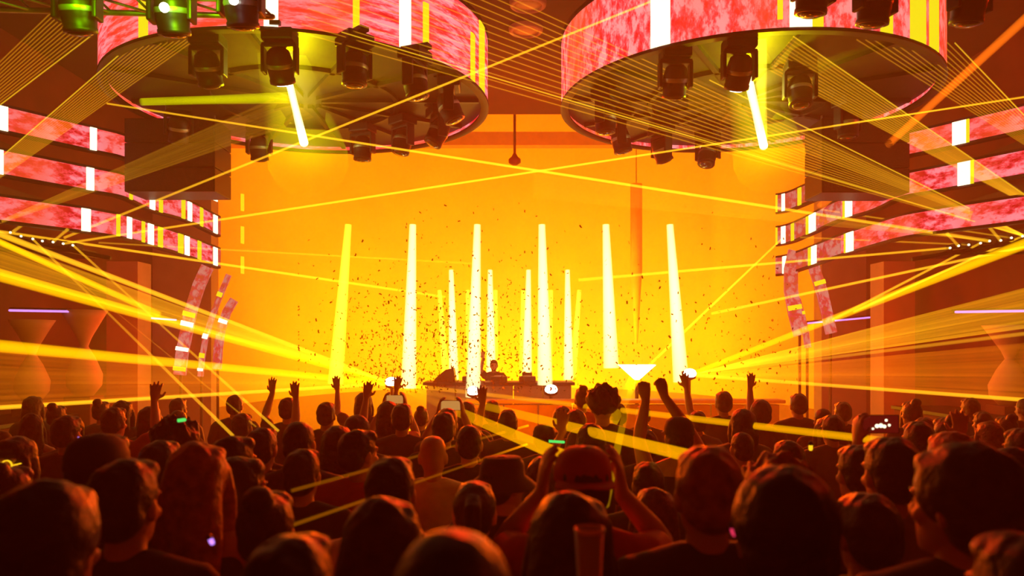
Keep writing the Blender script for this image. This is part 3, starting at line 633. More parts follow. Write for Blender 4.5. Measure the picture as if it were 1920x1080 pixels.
sheet(S1, to_wall(S1, P(-30, 650, 8.4)), to_wall(S1, P(-30, 766, 8.0)), 'weak', 'orange sheet of light before the hourglass sculptures')
wall_beam(S2, P(1950, 446, 8.6), (px(8, 13.4), px(22, 8.6)), 'thick', 'broad yellow beam climbing to the projector bank past the pillar', n=14)
wall_beam(S2, P(1950, 752, 8.2), (px(6, 13.4), px(9, 8.2)), 'line', 'beam over the crowd forming the bottom edge of the far fan', n=12)
wall_beam(S2, P(1950, 622, 8.4), (px(5, 13.4), px(9, 8.4)), 'faint', 'pale beam through the middle of the far fan below the violet tube', n=12)
sheet(S2, to_wall(S2, P(1950, 532, 8.4)), to_wall(S2, P(1950, 612, 8.4)), 'warm', 'streaky yellow sheet of light under the thick climbing beam')
sheet(S2, to_wall(S2, P(1950, 640, 8.4)), to_wall(S2, P(1950, 750, 8.2)), 'weak', 'orange sheet of light just above the far side of the crowd')
beam(S1, P(1056, 856, 3.6), (px(12, 13.4), px(26, 3.6)), 'near', 'thick beam stabbing down into the crowd to the red cap', name='light_ray', cat='light beam', n=14)
beam(S1, P(1290, 854, 3.3), (px(9, 13.4), px(24, 3.3)), 'near', 'long thick beam over the crowd ending by the ginger-haired head', name='light_ray', cat='light beam', n=14)
beam(S1, P(1660, 827, 4.2), (px(7, 13.4), px(15, 4.2)), 'near', 'long beam over the crowd running on to the raised phone', name='light_ray', cat='light beam', n=14)
beam(P(1192, 706, 12.1), P(1138, 806, 5.6), (px(20, 12.1), px(26, 5.6)), 'spill', 'short broad beam leaning down from the triangular lamp', name='light_ray', cat='light beam', n=12)
beam(P(1186, 715, 12.1), P(1134, 945, 2.7), (px(10, 12.1), px(17, 2.7)), 'spill', 'narrow beam leaning down past the red cap to the dark hair', name='light_ray', cat='light beam', n=12)
sheet(P(1855, 452, 10), P(1000, 318, 9.7), P(1000, 372, 9.7), 'thin', 'thin laser sheet hanging under the falling laser')
sheet(P(-60, 440, 9.4), P(530, 176, 7.8), P(590, 220, 7.8), 'thin', 'thin laser sheet crossing the dark speaker under the streaked ring')

# fans of thin parallel laser lines
def fan(apex, ends, n, w, label, group, edge0=None, edge1=None, jit=0.0):
    for i in range(n):
        t = i / (n - 1); a, b = ends; e = a.lerp(b, t)
        m = 'grid'
        if i == 0 and edge0: m = 'edge'
        if i == n - 1 and edge1: m = 'edge'
        beam(apex, e, (px(w, apex.y), px(w, e.y)), m, label, group, n=6)
under = lambda u, v: P(u, v, (ZR + .06 - EYE) * F / (CV - v))
fan(P(2024, 435, 9.6), (under(1487, 68), under(1440, 130)), 13, 3.2, 'fine laser line of the steep fan striking the underside of the blotchy ring', 'steep laser fan under the blotchy ring', True)
fan(P(1930, 446, 9.9), (P(1330, 150, 8.6), P(640, 60, 7.0)), 1 + 1, 3, 'bold line edging the flat laser fan that reaches to the other ring', 'bold edges of the flat laser fan', True, True)
fan(P(1930, 446, 9.9), (P(640, -150, 7.2), P(560, 60, 7.4)), 15, 3.0, 'fine laser line of the flat fan sweeping across the ceiling between the rings', 'flat laser fan across the ceiling')
fan(P(2050, 352, 9.2), (under(1606, 74), P(1790, 80, 8.6)), 13, 3.0, 'fine laser line of the fan at the outer end of the blotchy ring', 'laser fan at the outer end of the blotchy ring', None, True)
fan(P(-238, 502, 9.4), (under(236, 92), under(372, 70)), 13, 3.0, 'fine laser line of the fan striking the underside of the streaked ring', 'laser fan under the streaked ring', True)
fan(P(-405, 505, 9.0), (P(172, 66, 7.2), P(96, 24, 7.2)), 13, 3.0, 'fine laser line of the fan rising to the green-lit truss', 'laser fan below the green-lit truss', True)
sheet(P(2024, 435, 9.6), under(1487, 68), under(1440, 130), 'thin', 'emissive sheet of lit haze within the steep laser fan')
sheet(P(1935, 446, 9.9), P(1290, 140, 8.6), P(1290, 205, 8.6), 'thin', 'emissive sheet of lit haze along the bold edge of the flat laser fan')

# laser projectors in two banks on rails
def projector_mesh():
    bm = B(); box(bm, (0, .09, 0), (.085, .18, .07), bevel=.008); return mesh_of('laser_case', bm, M['black'])
PM = projector_mesh(); bm = B(); lathe(bm, [(.016, 0), (.016, .012), (.004, .014)], 10, Matrix.Rotation(PI / 2, 4, 'X')); PA = mesh_of('aperture', bm, M['white_led'], True)
for pts, side, y0 in (([(20, 436), (40, 443), (62, 448), (80, 452), (100, 454), (119, 457), (137, 460)], 'near the streaked ring side ribbons', 10.03), ([(1781, 465), (1797, 461), (1816, 459), (1838, 456), (1855, 452), (1876, 451), (1896, 446), (1917, 443)], 'under the bottom ribbon opposite', 10.03)):
    for u, v in pts:
        p = P(u, v, y0); t = empty('laser_projector', p); tag(t, 'small black laser projector of the bank ' + side, 'laser projector', 'laser projectors ' + side)
        link('case', PM, t); link('aperture', PA, t, (0, 0, 0))
    a, b = P(*pts[0], y0 + .1), P(*pts[-1], y0 + .1); dz = Vector((0, 0, -.07))
    d = (b - a).normalized() * .5
    t = empty('projector_rail', a); tag(t, 'dark rail carrying the laser projectors ' + side, 'rail')
    bm = B(); tube(bm, [dz - d, b - a + dz + d], [.03, .03], 8); obj('tube', bm, M['black'], t)
    s = -1 if a.x < 0 else 1
    for q in (a, b):
        bm = B(); tube(bm, [q - a + dz, Vector((s * 7.6 - a.x, q.y - a.y, q.z - a.z + dz.z))], [.02, .02], 8); obj('arm', bm, M['black'], t)

# confetti drifting over the stage
rng = random.Random(3); bm = B()
for i in range(2300):
    u = min(max(rng.gauss(840, 130), 560), 1320) if rng.random() < .62 else rng.uniform(620, 1500); v = 735 - abs(rng.gauss(0, 120))
    if v < 380: continue
    Y = rng.uniform(9.5, 16); c = P(u, v, Y); m = Euler((rng.uniform(0, 6), rng.uniform(0, 6), rng.uniform(0, 6))).to_matrix(); s = rng.uniform(.012, .024)
    q = [bm.verts.new(c + m @ Vector(p)) for p in ((-s, -s * .5, 0), (0, -s * .5, s * .3), (s, -s * .5, 0), (s, s * .5, 0), (0, s * .5, s * .3), (-s, s * .5, 0))]
    bm.faces.new((q[0], q[1], q[4], q[5])); bm.faces.new((q[1], q[2], q[3], q[4]))
tag(obj('confetti', bm, mat('confetti_paper', (.10, .05, .02), .8)), 'cloud of tiny paper confetti drifting through the light shafts', 'confetti', kind='stuff')

# ------------------------------------------------------------------ people
DG = bpy.context.evaluated_depsgraph_get
def solid(name, bm, voxel, ratio=None, mats=(), smooth_it=0):
    """melts overlapping closed shells into one continuous surface"""
    me = bpy.data.meshes.new(name + '_shells'); bm.to_mesh(me); bm.free()
    o = bpy.data.objects.new(name + '_shells', me); COL.objects.link(o)
    r = o.modifiers.new('melt', 'REMESH'); r.mode = 'VOXEL'; r.voxel_size = voxel; r.use_smooth_shade = True
    if smooth_it: s = o.modifiers.new('relax', 'SMOOTH'); s.factor = .5; s.iterations = smooth_it
    if ratio: d = o.modifiers.new('thin', 'DECIMATE'); d.ratio = ratio
    out = bpy.data.meshes.new_from_object(o.evaluated_get(DG())); out.name = name
    bpy.data.objects.remove(o); bpy.data.meshes.remove(me)
    out.polygons.foreach_set('use_smooth', [True] * len(out.polygons))
    return out
NECK = Vector((0, -.005, 1.50))            # pivot of the head on a 1.75 m body
def head_shells(bm, yaw, tilt=0.0):
    q = B(); R0 = (-.115)
    zc = .02       # chin height above the pivot
    loft(q, [(zc - .006, 0, .062, .022, .020), (zc + .005, 0, .052, .040, .042), (zc + .03, 0, .030, .054, .068), (zc + .06, 0, .014, .063, .085), (zc + .10, 0, .002, .070, .096), (zc + .14, 0, -.004, .074, .100),
             (zc + .175, 0, -.008, .073, .097), (zc + .205, 0, -.010, .062, .084), (zc + .225, 0, -.010, .042, .058), (zc + .234, 0, -.010, .016, .022)], 20)
    tube(q, [(0, .088, zc + .125), (0, .106, zc + .095), (0, .112, zc + .083)], [.009, .013, .015], 8)                   # nose
    ball(q, (-.012, .102, zc + .078), (.010, .010, .008)); ball(q, (.012, .102, zc + .078), (.010, .010, .008))
    tube(q, [(-.055, .075, zc + .138), (0, .094, zc + .135), (.055, .075, zc + .138)], [.009, .011, .009], 8)             # brow
    for s in (-1, 1):
        ball(q, (s * .031, .079, zc + .113), (.014, .012, .010))                                                              # eye
        ball(q, (s * .045, .064, zc + .085), (.022, .022, .020))                                                             # cheek
        ball(q, (s * .076, -.010, zc + .105), (.010, .020, .032), Matrix.Rotation(s * -.35, 4, 'Z'))                        # ear
        ball(q, (s * .077, -.004, zc + .082), (.008, .011, .012))
    tube(q, [(-.024, .081, zc + .046), (0, .094, zc + .049), (.024, .081, zc + .046)], [.006, .008, .006], 8)             # lips
    tube(q, [(-.020, .080, zc + .037), (0, .090, zc + .036), (.020, .080, zc + .037)], [.006, .008, .006], 8)
    bmesh.ops.transform(q, matrix=Matrix.Translation(NECK) @ Matrix.Rotation(yaw, 4, 'Z') @ Matrix.Rotation(tilt, 4, 'X'), verts=q.verts)
    t = bpy.data.meshes.new('t'); q.to_mesh(t); q.free(); bm.from_mesh(t); bpy.data.meshes.remove(t)
def hand_shells(bm, w, d, n, s, mode):
    d = Vector(d).normalized(); n = Vector(n); n = (n - d * n.dot(d)).normalized(); x = d.cross(n).normalized() * s   # x: towards the thumb
    w = Vector(w)
    tube(bm, [w - d * .01, w + d * .03, w + d * .065, w + d * .092], [(.026, .021), (.034, .019), (.041, .017), (.040, .014)], 12, ref=n)
    curl = {'open': .16, 'fist': 1.25, 'grip': .62, 'soft': .42}[mode]; spread = {'open': .16, 'fist': 0.0, 'grip': .03, 'soft': .06}[mode]
    for k, (off, L) in enumerate(((.031, .072), (.0105, .082), (-.0105, .076), (-.031, .060))):
        p = w + d * (.088 - abs(k - 1.3) * .004) + x * off; pts = [p - d * .02]; a = .1 if mode != 'fist' else .5
        for seg in (.45, .31, .26):
            pts.append(p); dirv = (d * math.cos(a) + n * math.sin(a) + x * spread * (1.5 - k) * .8).normalized(); p = p + dirv * L * seg; a += curl
        pts.append(p); tube(bm, pts, [.0105, .0105, .010, .0092, .0085], 8, ref=n)
    b = w + d * .028 + x * .030
    dv = (d * .62 + x * .72 + n * .35).normalized() if mode in ('open', 'soft') else (d * .75 + x * .25 + n * .65).normalized()
    d2 = (d * .85 + x * .35 + n * .35).normalized() if mode in ('open', 'soft') else (d * .55 - x * .45 + n * .6).normalized()
    tube(bm, [b - x * .015, b + dv * .042, b + dv * .042 + d2 * .033], [.0145, .0118, .0098], 8, ref=n)
# pose: per side (elbow, wrist, hand direction, palm normal, hand mode); right hand is +x, the body faces +y
DOWN = lambda s: ((s * .265, -.03, 1.14), (s * .275, .09, .91), (0, .25, -1), (-s, 0, 0), 'soft')
POSES = {
    'down': (DOWN(-1), DOWN(1)),
    'fists': (((-.22, .12, 1.60), (-.17, .16, 1.85), (-.1, .05, 1), (.2, 1, 0), 'fist'), ((.13, .17, 1.62), (-.045, .19, 1.87), (-.25, .05, 1), (-.2, 1, 0), 'fist')),
    'openup': (((-.31, .10, 1.54), (-.33, .18, 1.78), (-.15, .1, 1), (.2, 1, 0), 'open'), ((.31, .10, 1.54), (.33, .18, 1.78), (.15, .1, 1), (-.2, 1, 0), 'open')),
    'rightup': (DOWN(-1), ((.27, .12, 1.56), (.22, .20, 1.79), (.05, .1, 1), (-.3, 1, 0), 'open')),
    'leftup': (((-.27, .12, 1.56), (-.22, .20, 1.79), (-.05, .1, 1), (.3, 1, 0), 'open'), DOWN(1)),
    'lowreach': (((-.28, .18, 1.46), (-.17, .28, 1.67), (.05, .1, 1), (.3, 1, 0), 'open'), DOWN(1)),
    'phone': (((-.22, .24, 1.44), (-.105, .36, 1.68), (.15, .15, 1), (1, .1, 0), 'grip'), ((.22, .24, 1.44), (.105, .36, 1.68), (-.15, .15, 1), (-1, .1, 0), 'grip')),
    'phonehigh': (DOWN(-1), ((.25, .22, 1.48), (.16, .34, 1.72), (.05, .1, 1), (1, .1, 0), 'grip')),
    'onhead': (((-.25, .22, 1.40), (-.125, .05, 1.60), (.12, -.12, 1), (1, .2, -.1), 'soft'), ((.29, .20, 1.41), (.13, .05, 1.60), (-.12, -.12, 1), (-1, .2, -.1), 'soft')),
    'cup': (DOWN(-1), ((.27, .22, 1.27), (.235, .43, 1.40), (-.1, .45, .8), (-.9, .3, .1), 'grip')),
    'bent': (((-.27, .10, 1.18), (-.16, .30, 1.30), (.4, .7, .5), (.3, -.2, .9), 'soft'), ((.27, .10, 1.18), (.16, .30, 1.30), (-.4, .7, .5), (-.3, -.2, .9), 'soft')),
}
def torso_rows(f, g=0.0):
    k = .92 if f else 1.0
    return [(.80, 0, 0, .05 + g, .05 + g), (.86, 0, -.005, .155 + g, .115 + g), (.95, 0, -.008, (.168 if not f else .172) + g, .120 + g), (1.06, 0, 0, .140 * k + g, .100 * k + g), (1.16, 0, .004, .148 * k + g, .103 * k + g),
            (1.28, 0, .006, .168 * k + g, (.118 if not f else .125) * k + g), (1.37, 0, 0, .172 * k + g, .105 * k + g), (1.43, 0, -.006, .140 * k + g, .082 * k + g), (1.475, 0, -.010, .085 + g * .8, .064 + g * .8), (1.50, 0, -.010, .056 + g * .5, .054 + g * .5)]
def arm_pts(f, s, pose):
    sh = Vector((s * (.172 if f else .188), -.004, 1.415)); e, w, d, n, m = POSES[pose][0 if s < 0 else 1]
    return sh, Vector(e), Vector(w), d, n, m
CACHE = {}
def body_mesh(f, pose, yaw):
    k = ('body', f, pose, yaw)
    if k in CACHE: return CACHE[k]
    bm = B(); loft(bm, torso_rows(f), 22); th = .90 if f else 1.0
    tube(bm, [(0, -.012, 1.44), (0, -.008, 1.50), (0, .002, 1.56)], [.062 * th, .054 * th, .052 * th], 14)
    tube(bm, [(-.16, -.006, 1.415), (-.06, -.012, 1.465), (.06, -.012, 1.465), (.16, -.006, 1.415)], [.055 * th, .048, .048, .055 * th], 12)
    for s in (-1, 1):
        sh, e, w, d, n, m = arm_pts(f, s, pose); mid = sh.lerp(e, .45); fm = e.lerp(w, .3)
        tube(bm, [sh, mid, e], [.056 * th, .050 * th, .039 * th], 12); tube(bm, [e, fm, w], [.039 * th, .042 * th, .027 * th], 12)
        hand_shells(bm, w, d, n, -s, m)
        hip = Vector((s * .088, -.004, .90)); kn = Vector((s * .098, .022, .50)); an = Vector((s * .10, -.025, .09))
        tube(bm, [hip, hip.lerp(kn, .4), kn], [.092, .085, .060], 14); tube(bm, [kn, kn.lerp(an, .3) + Vector((0, -.018, 0)), an], [.058, .058, .036], 12)
        tube(bm, [(s * .10, -.055, .040), (s * .104, .05, .038), (s * .112, .16, .026)], [(.034, .038), (.042, .034), (.042, .022)], 12, ref=(0, 0, 1))
    head_shells(bm, yaw)
    CACHE[k] = solid('body', bm, .0075, .16); return CACHE[k]
def shirt_mesh(f, pose, style):
    k = ('shirt', f, pose, style)
    if k in CACHE: return CACHE[k]
    g = .016 if style != 'jacket' else .028; bm = B(); rows = [r for r in torso_rows(f, g)]
    rows[0] = (.84, 0, -.004, .150 + g, .112 + g)
    if style == 'tank': rows = rows[:7] + [(1.41, 0, -.004, .150 + g * .6, .090 + g)]
    loft(bm, rows, 24)
    if style != 'tank':
        tube(bm, [(-.165, -.006, 1.415), (-.06, -.012, 1.462), (.06, -.012, 1.462), (.165, -.006, 1.415)], [.072, .060, .060, .072], 12)
        for s in (-1, 1):
            sh, e, w, *_ = arm_pts(f, s, pose)
            if style == 'tee': tube(bm, [sh, sh.lerp(e, .55)], [.074, .068], 14)
            else: tube(bm, [sh, sh.lerp(e, .5), e], [.078, .070, .060], 14); tube(bm, [e, e.lerp(w, .9)], [.060, .046], 14)
    if style == 'hood':
        tube(bm, [(-.10, -.09, 1.45), (0, -.13, 1.44), (.10, -.09, 1.45)], [.05, .065, .05], 12)
    CACHE[k] = solid('shirt', bm, .015, None, smooth_it=3); return CACHE[k]
def trousers_mesh():
    if 'tr' in CACHE: return CACHE['tr']
    bm = B(); g = .014
    loft(bm, [(.80, 0, 0, .12, .10), (.86, 0, -.005, .158 + g, .118 + g), (.95, 0, -.008, .172 + g, .122 + g), (1.0, 0, -.004, .158 + g, .112 + g)], 22)
    for s in (-1, 1): tube(bm, [(s * .088, -.004, .90), (s * .095, .012, .68), (s * .099, .022, .50), (s * .10, -.02, .28), (s * .10, -.025, .10)], [.108, .098, .078, .074, .062], 14)
    CACHE['tr'] = solid('trousers', bm, .02, None, smooth_it=2); return CACHE['tr']
def shoe_mesh(s):
    k = ('shoe', s)
    if k in CACHE: return CACHE[k]
    bm = B(); tube(bm, [(s * .10, -.06, .045), (s * .104, .05, .044), (s * .113, .17, .032)], [(.044, .043), (.050, .042), (.048, .030)], 14, ref=(0, 0, 1)); tube(bm, [(s * .10, -.03, .05), (s * .10, -.025, .12)], [.05, .048], 12)
    CACHE[k] = solid('shoe', bm, .012); return CACHE[k]
def tuft(bm, amp, seed, freq=16):
    from mathutils import noise
    for v in bm.verts:
        c = Vector((v.co.x * freq, v.co.y * freq, v.co.z * freq * .45)) + Vector((seed, 0, 0))
        v.co += v.co.normalized() * noise.noise(c) * amp
def hair_mesh(style):
    """hair modelled about the head pivot"""
    k = ('hair', style)
    if k in CACHE: return CACHE[k]
    bm = B(); z = .02
    def cap(rx, ry, rz, cy=-.020, cz=.150, u=56, v=36): ball(bm, (0, cy, z + cz), (rx, ry, rz), u=u, v=v)
    vox, amp, fr = .009, .008, 22
    if style == 'short': cap(.084, .106, .094); ball(bm, (0, -.055, z + .10), (.078, .066, .072)); amp = .010
    elif style == 'crop': cap(.079, .102, .088, -.018, .152); ball(bm, (0, -.05, z + .10), (.073, .062, .070)); amp = .004
    elif style == 'quiff': cap(.083, .106, .092); ball(bm, (0, .04, z + .225), (.06, .055, .034)); ball(bm, (0, -.055, z + .10), (.076, .064, .07)); amp = .016
    elif style == 'thick': cap(.098, .120, .108, -.022, .150); ball(bm, (0, -.05, z + .09), (.092, .080, .085)); amp = .009
    elif style == 'curly': cap(.122, .125, .112, -.040, .172); amp, fr = .042, 30
    elif style == 'long':
        cap(.092, .112, .100); tube(bm, [(0, -.045, z + .16), (0, -.070, z + .06), (0, -.085, z - .06), (0, -.10, z - .17), (0, -.10, z - .25)], [(.090, .075), (.100, .070), (.108, .058), (.105, .046), (.07, .03)], 22, ref=(0, 1, 0)); amp = .013
        for s in (-1, 1): tube(bm, [(s * .07, .03, z + .16), (s * .088, .015, z + .06), (s * .095, -.01, z - .06), (s * .09, -.03, z - .16)], [.022, .028, .03, .02], 12)
    elif style == 'bob':
        cap(.094, .114, .100); tube(bm, [(0, -.045, z + .15), (0, -.055, z + .05), (0, -.055, z - .01)], [(.092, .078), (.102, .072), (.098, .06)], 22, ref=(0, 1, 0)); amp = .010
        for s in (-1, 1): tube(bm, [(s * .072, .03, z + .15), (s * .088, .02, z + .05), (s * .085, .01, z)], [.022, .026, .02], 12)
    elif style == 'bun': cap(.083, .104, .092); ball(bm, (0, -.085, z + .235), (.048, .048, .042)); ball(bm, (0, -.05, z + .10), (.074, .062, .066)); amp = .006
    elif style == 'tail': cap(.083, .104, .092); tube(bm, [(0, -.10, z + .19), (0, -.155, z + .17), (0, -.165, z + .06), (0, -.15, z - .06)], [.028, .034, .032, .014], 12); ball(bm, (0, -.05, z + .10), (.074, .062, .066)); amp = .006
    if style not in ('crop', 'curly'): ball(bm, (0, .040, z + .198), (.068, .060, .040))
    tuft(bm, amp, len(style) * 3.1, fr); tuft(bm, amp * .55, len(style) * 5.7, fr * 2.2)
    CACHE[k] = solid('hair', bm, vox, .45 if style in ('long', 'curly', 'thick') else .6); return CACHE[k]
def cap_meshes(kind):
    k = ('cap', kind)
    if k in CACHE: return CACHE[k]
    z = .02; bm = B()
    if kind == 'bucket':
        lathe(bm, [(.04, .250), (.078, .246), (.092, .215), (.098, .165), (.150, .120), (.152, .114), (.096, .155), (.086, .160)], 28, Matrix.Translation((0, -.012, z - .01)) @ Matrix.Diagonal((1, 1.15, 1, 1)), close=False)
        bm.faces.new([v for v in bm.verts][:28][::-1])
        a = mesh_of('hat', bm, None, True); CACHE[k] = (a, None); return CACHE[k]
    lathe(bm, [(.015, .248), (.05, .242), (.078, .220), (.090, .185), (.092, .145), (.088, .140)], 28, Matrix.Translation((0, -.014, z - .005)) @ Matrix.Diagonal((.98, 1.2, 1, 1)), close=False)
    bm.faces.new([v for v in bm.verts][:28][::-1]); a = mesh_of('crown', bm, None, True)
    bm = B(); s = -1 if kind == 'backwards' else 1; n = 12; up = []; dn = []
    for i in range(n + 1):
        an = PI * (.12 + .76 * i / n); c = math.cos(an); sn = math.sin(an)
        for r, L in ((0, up), ): pass
        up.append((bm.verts.new((.088 * c, s * .095 * sn - .014, z + .150)), bm.verts.new((.098 * c, s * (.095 + .078 * sn) * 1.0 * sn ** .35 - .014, z + .136 + .012 * (1 - abs(c))))))
        dn.append((bm.verts.new((.088 * c, s * .095 * sn - .014, z + .144)), bm.verts.new((.098 * c, s * (.095 + .078 * sn) * sn ** .35 - .014, z + .130 + .012 * (1 - abs(c))))))
    for i in range(n):
        bm.faces.new((up[i][0], up[i][1], up[i + 1][1], up[i + 1][0])); bm.faces.new((dn[i][0], dn[i + 1][0], dn[i + 1][1], dn[i][1])); bm.faces.new((up[i][1], dn[i][1], dn[i + 1][1], up[i + 1][1])); bm.faces.new((up[i][0], up[i + 1][0], dn[i + 1][0], dn[i][0]))
    for i in (0, n): bm.faces.new((up[i][0], dn[i][0], dn[i][1], up[i][1]))
    bmesh.ops.recalc_face_normals(bm, faces=bm.faces[:]); b = mesh_of('brim', bm, None)
    CACHE[k] = (a, b); return CACHE[k]
def eye_mesh(s):
    k = ('eye', s)
    if k in CACHE: return CACHE[k]
    bm = B(); ball(bm, (s * .031, .0905, .133), (.0085, .004, .0055), u=12, v=8); tube(bm, [(s * .018, .098, .157), (s * .034, .097, .160), (s * .050, .085, .155)], [.003, .004, .002], 6)
    CACHE[k] = mesh_of('eye', bm, None, True); return CACHE[k]
EYEM = mat('dark_eye', (.02, .012, .01), .2)
def glasses_mesh():
    if 'gl' in CACHE: return CACHE['gl']
    bm = B(); z = .02
    for s in (-1, 1):
        lathe(bm, [(.030, -.004), (.030, .004), (.024, .004), (.024, -.004), (.030, -.004)], 16, Matrix.Translation((s * .034, .108, z + .112)) @ Matrix.Rotation(PI / 2, 4, 'X'), close=False)
        box(bm, (s * .070, .05, z + .115), (.005, .12, .006))
    box(bm, (0, .108, z + .115), (.014, .006, .006)); CACHE['gl'] = mesh_of('glasses', bm, None); return CACHE['gl']

def tinted(name, col, rough=.75): return mat(name, col, rough, noise=.12, scale=18, bump=.15)
SHIRT = {'black': tinted('black_cloth', (.018, .016, .018)), 'charcoal': tinted('charcoal_cloth', (.05, .045, .045)), 'grey': tinted('grey_cloth', (.20, .18, .17)), 'white': tinted('white_cloth', (.72, .66, .58)), 'tan': tinted('tan_cloth', (.45, .30, .16)),
         'red': tinted('red_cloth', (.45, .03, .02)), 'green': tinted('green_cloth', (.06, .14, .05)), 'brown': tinted('brown_cloth', (.12, .06, .035)), 'denim': tinted('denim_cloth', (.07, .08, .13))}
sg = SHIRT['striped'] = mat('green_striped_cloth', (.05, .10, .04), .8); nt = sg.node_tree; tc = nt.nodes.new('ShaderNodeTexCoord'); wv = nt.nodes.new('ShaderNodeTexWave'); wv.inputs['Scale'].default_value = 9
rp = nt.nodes.new('ShaderNodeValToRGB'); rp.color_ramp.elements[0].color = (.03, .10, .03, 1); rp.color_ramp.elements[1].color = (.30, .30, .16, 1); nt.links.new(tc.outputs['Object'], wv.inputs[0]); nt.links.new(wv.outputs['Fac'], rp.inputs[0]); nt.links.new(rp.outputs[0], nt.nodes['Principled BSDF'].inputs[0])
def hairm(name, col): return mat(name, col, .5, noise=.45, scale=30, bump=.5, spec=.3)
HAIR = {'black': hairm('black_hair', (.012, .009, .008)), 'dark': hairm('dark_brown_hair', (.030, .017, .010)), 'brown': hairm('brown_hair', (.09, .045, .02)), 'ginger': hairm('ginger_hair', (.30, .10, .03)), 'blond': hairm('blond_hair', (.40, .24, .09))}
TRO = tinted('dark_trousers', (.03, .03, .04)); SHOE = mat('shoe_leather', (.05, .045, .04), .5)
BRACE = mat('dark_strap', (.02, .02, .02), .4)
PEOPLE = []
def person(u, v, w, pose, hair, hcol, style, scol, label, yaw=0.0, turn=0.0, H=None, hat=None, hatcol='black', group=None, skin='skin', f=None, beard=False, dY=None):
    """w: the head's width in picture units; yaw: the body's turn from the stage; turn: the head's own turn (positive towards the wall on the -x side)"""
    Y = dY or F * .172 / w; h = EYE - (v - CV) * Y / F
    lo, hi = (1.52, 1.92)
    pad = {'curly': .045, 'thick': .018, 'bun': .03}.get(hair, .006) if not hat else .01
    top = h - pad
    if top < lo or top > hi:
        top = min(max(top, lo), hi); Y = (EYE - top - pad) * F / max(v - CV, 20)
    if H: top = H
    p = P(u, v, Y); f = (hair in ('long', 'bob', 'bun', 'tail')) if f is None else f
    return person_at(p.x, Y, top, pose, hair, hcol, style, scol, label, yaw, turn, hat, hatcol, group, skin, f)
def person_at(x, Y, top, pose, hair, hcol, style, scol, label, yaw=0.0, turn=0.0, hat=None, hatcol='black', group=None, skin='skin', f=False):
    sc = top / 1.754; t = empty('person', (x, Y, 0), yaw); t.scale = (sc,) * 3; tag(t, label, 'person', group)
    def put(name, me, m, loc=None, rot=None, par=t):
        o = link(name, me, par, loc, rot)
        if not me.materials: me.materials.append(m)
        o.material_slots[0].link = 'OBJECT'; o.material_slots[0].material = m; return o
    put('body', body_mesh(f, pose, turn), M[skin]); put('shirt', shirt_mesh(f, pose, style), SHIRT[scol]); put('trousers', trousers_mesh(), TRO)
    for s in (-1, 1): put('shoe', shoe_mesh(s), SHOE)
    if hair != 'bald' and hair: put('hair', hair_mesh(hair), HAIR[hcol], NECK, (0, 0, turn))
    if True:
        for s in (-1, 1): o = put('eye', eye_mesh(s), EYEM, NECK, (0, 0, turn))
    if hat:
        a, b = cap_meshes(hat); c = put('hat' if hat == 'bucket' else 'cap', a, SHIRT[hatcol], NECK, (0, 0, turn))
        if b: put('brim', b, SHIRT[hatcol], None, None, c)
    PEOPLE.append((x, Y, label)); return t
def hand_at(t, side, pose, f, ext):
    """a point beyond the wrist of a posed figure, in the hall's space"""
    sh, e, w, d, n, m = arm_pts(f, side, pose); return (Matrix.Translation(t.location) @ Matrix.Rotation(t.rotation_euler.z, 4, 'Z') @ Matrix.Scale(t.scale.x, 4)) @ (w + Vector(d).normalized() * ext)

B_ = 'black'
# the row closest to the lens
person(95, 902, 158, 'down', 'thick', B_, 'tee', B_, 'person with a big black head of hair at the lower corner below the glowing glasses')
person(238, 862, 118, 'down', 'short', B_, 'tee', B_, 'person with flat-topped black hair and orange-lit neck beside the bulky black hair')
person(545, 1005, 178, 'down', 'short', B_, 'jacket', B_, 'dark-jacketed person low at the bottom edge with an orange-lit shoulder')
person(850, 985, 232, 'cup', 'crop', 'dark', 'tank', B_, 'close-cropped head with a glowing orange rim at the bottom edge, holding the cup', dY=1.02)
person(1325, 816, 122, 'down', 'short', 'ginger', 'tee', B_, 'tall ginger-haired person in a black T-shirt with a glowing outline', H=1.80)
person(1462, 876, 158, 'down', 'thick', B_, 'tee', B_, 'person with the large jet-black head next to the ginger-haired one')
person(1668, 820, 96, 'down', 'short', B_, 'tee', 'grey', 'dark-haired person in a grey T-shirt below the raised phone', turn=.0)
person(1800, 832, 138, 'down', 'thick', 'dark', 'jacket', B_, 'big dark head with orange-lit temple by the wall end of the front row', turn=.5)
person(1068, 925, 142, 'down', 'long', 'dark', 'tank', B_, 'person with long dark hair rimmed in orange behind the cup')
person(720, 935, 140, 'bent', 'long', 'dark', 'jacket', 'brown', 'person in a brown jacket with long dark hair before the white-shirted one')
person(1912, 1000, 172, 'down', 'short', 'dark', 'tee', B_, 'dark figure cut by the frame edge beneath the big dark head')
# second row
person(188, 812, 100, 'down', 'short', B_, 'tee', 'charcoal', 'person in charcoal with a flat dark cap behind the flat-topped hair', hat='cap')
person(375, 832, 84, 'down', 'long', 'ginger', 'tank', B_, 'person with long reddish hair to the shoulders in black', dY=2.4)
person(452, 860, 76, 'down', 'bob', B_, 'tee', B_, 'person with a black bob turning to show an orange-lit face', turn=-.9, dY=2.85)
person(440, 818, 80, 'down', 'short', B_, 'tee', 'charcoal', 'short-haired person directly behind the black bob', turn=-.5, dY=3.3)
person(502, 908, 100, 'bent', 'bun', 'dark', 'tank', 'red', 'person with a small hair bun catching a bright glint on top', dY=2.15)
person(568, 842, 78, 'down', 'short', B_, 'tee', B_, 'square dark-haired person in black behind the hair bun', dY=3.25)
person(733, 857, 98, 'down', 'short', B_, 'tee', 'white', 'dark-haired person in a pale shirt crossed by two dim lasers')
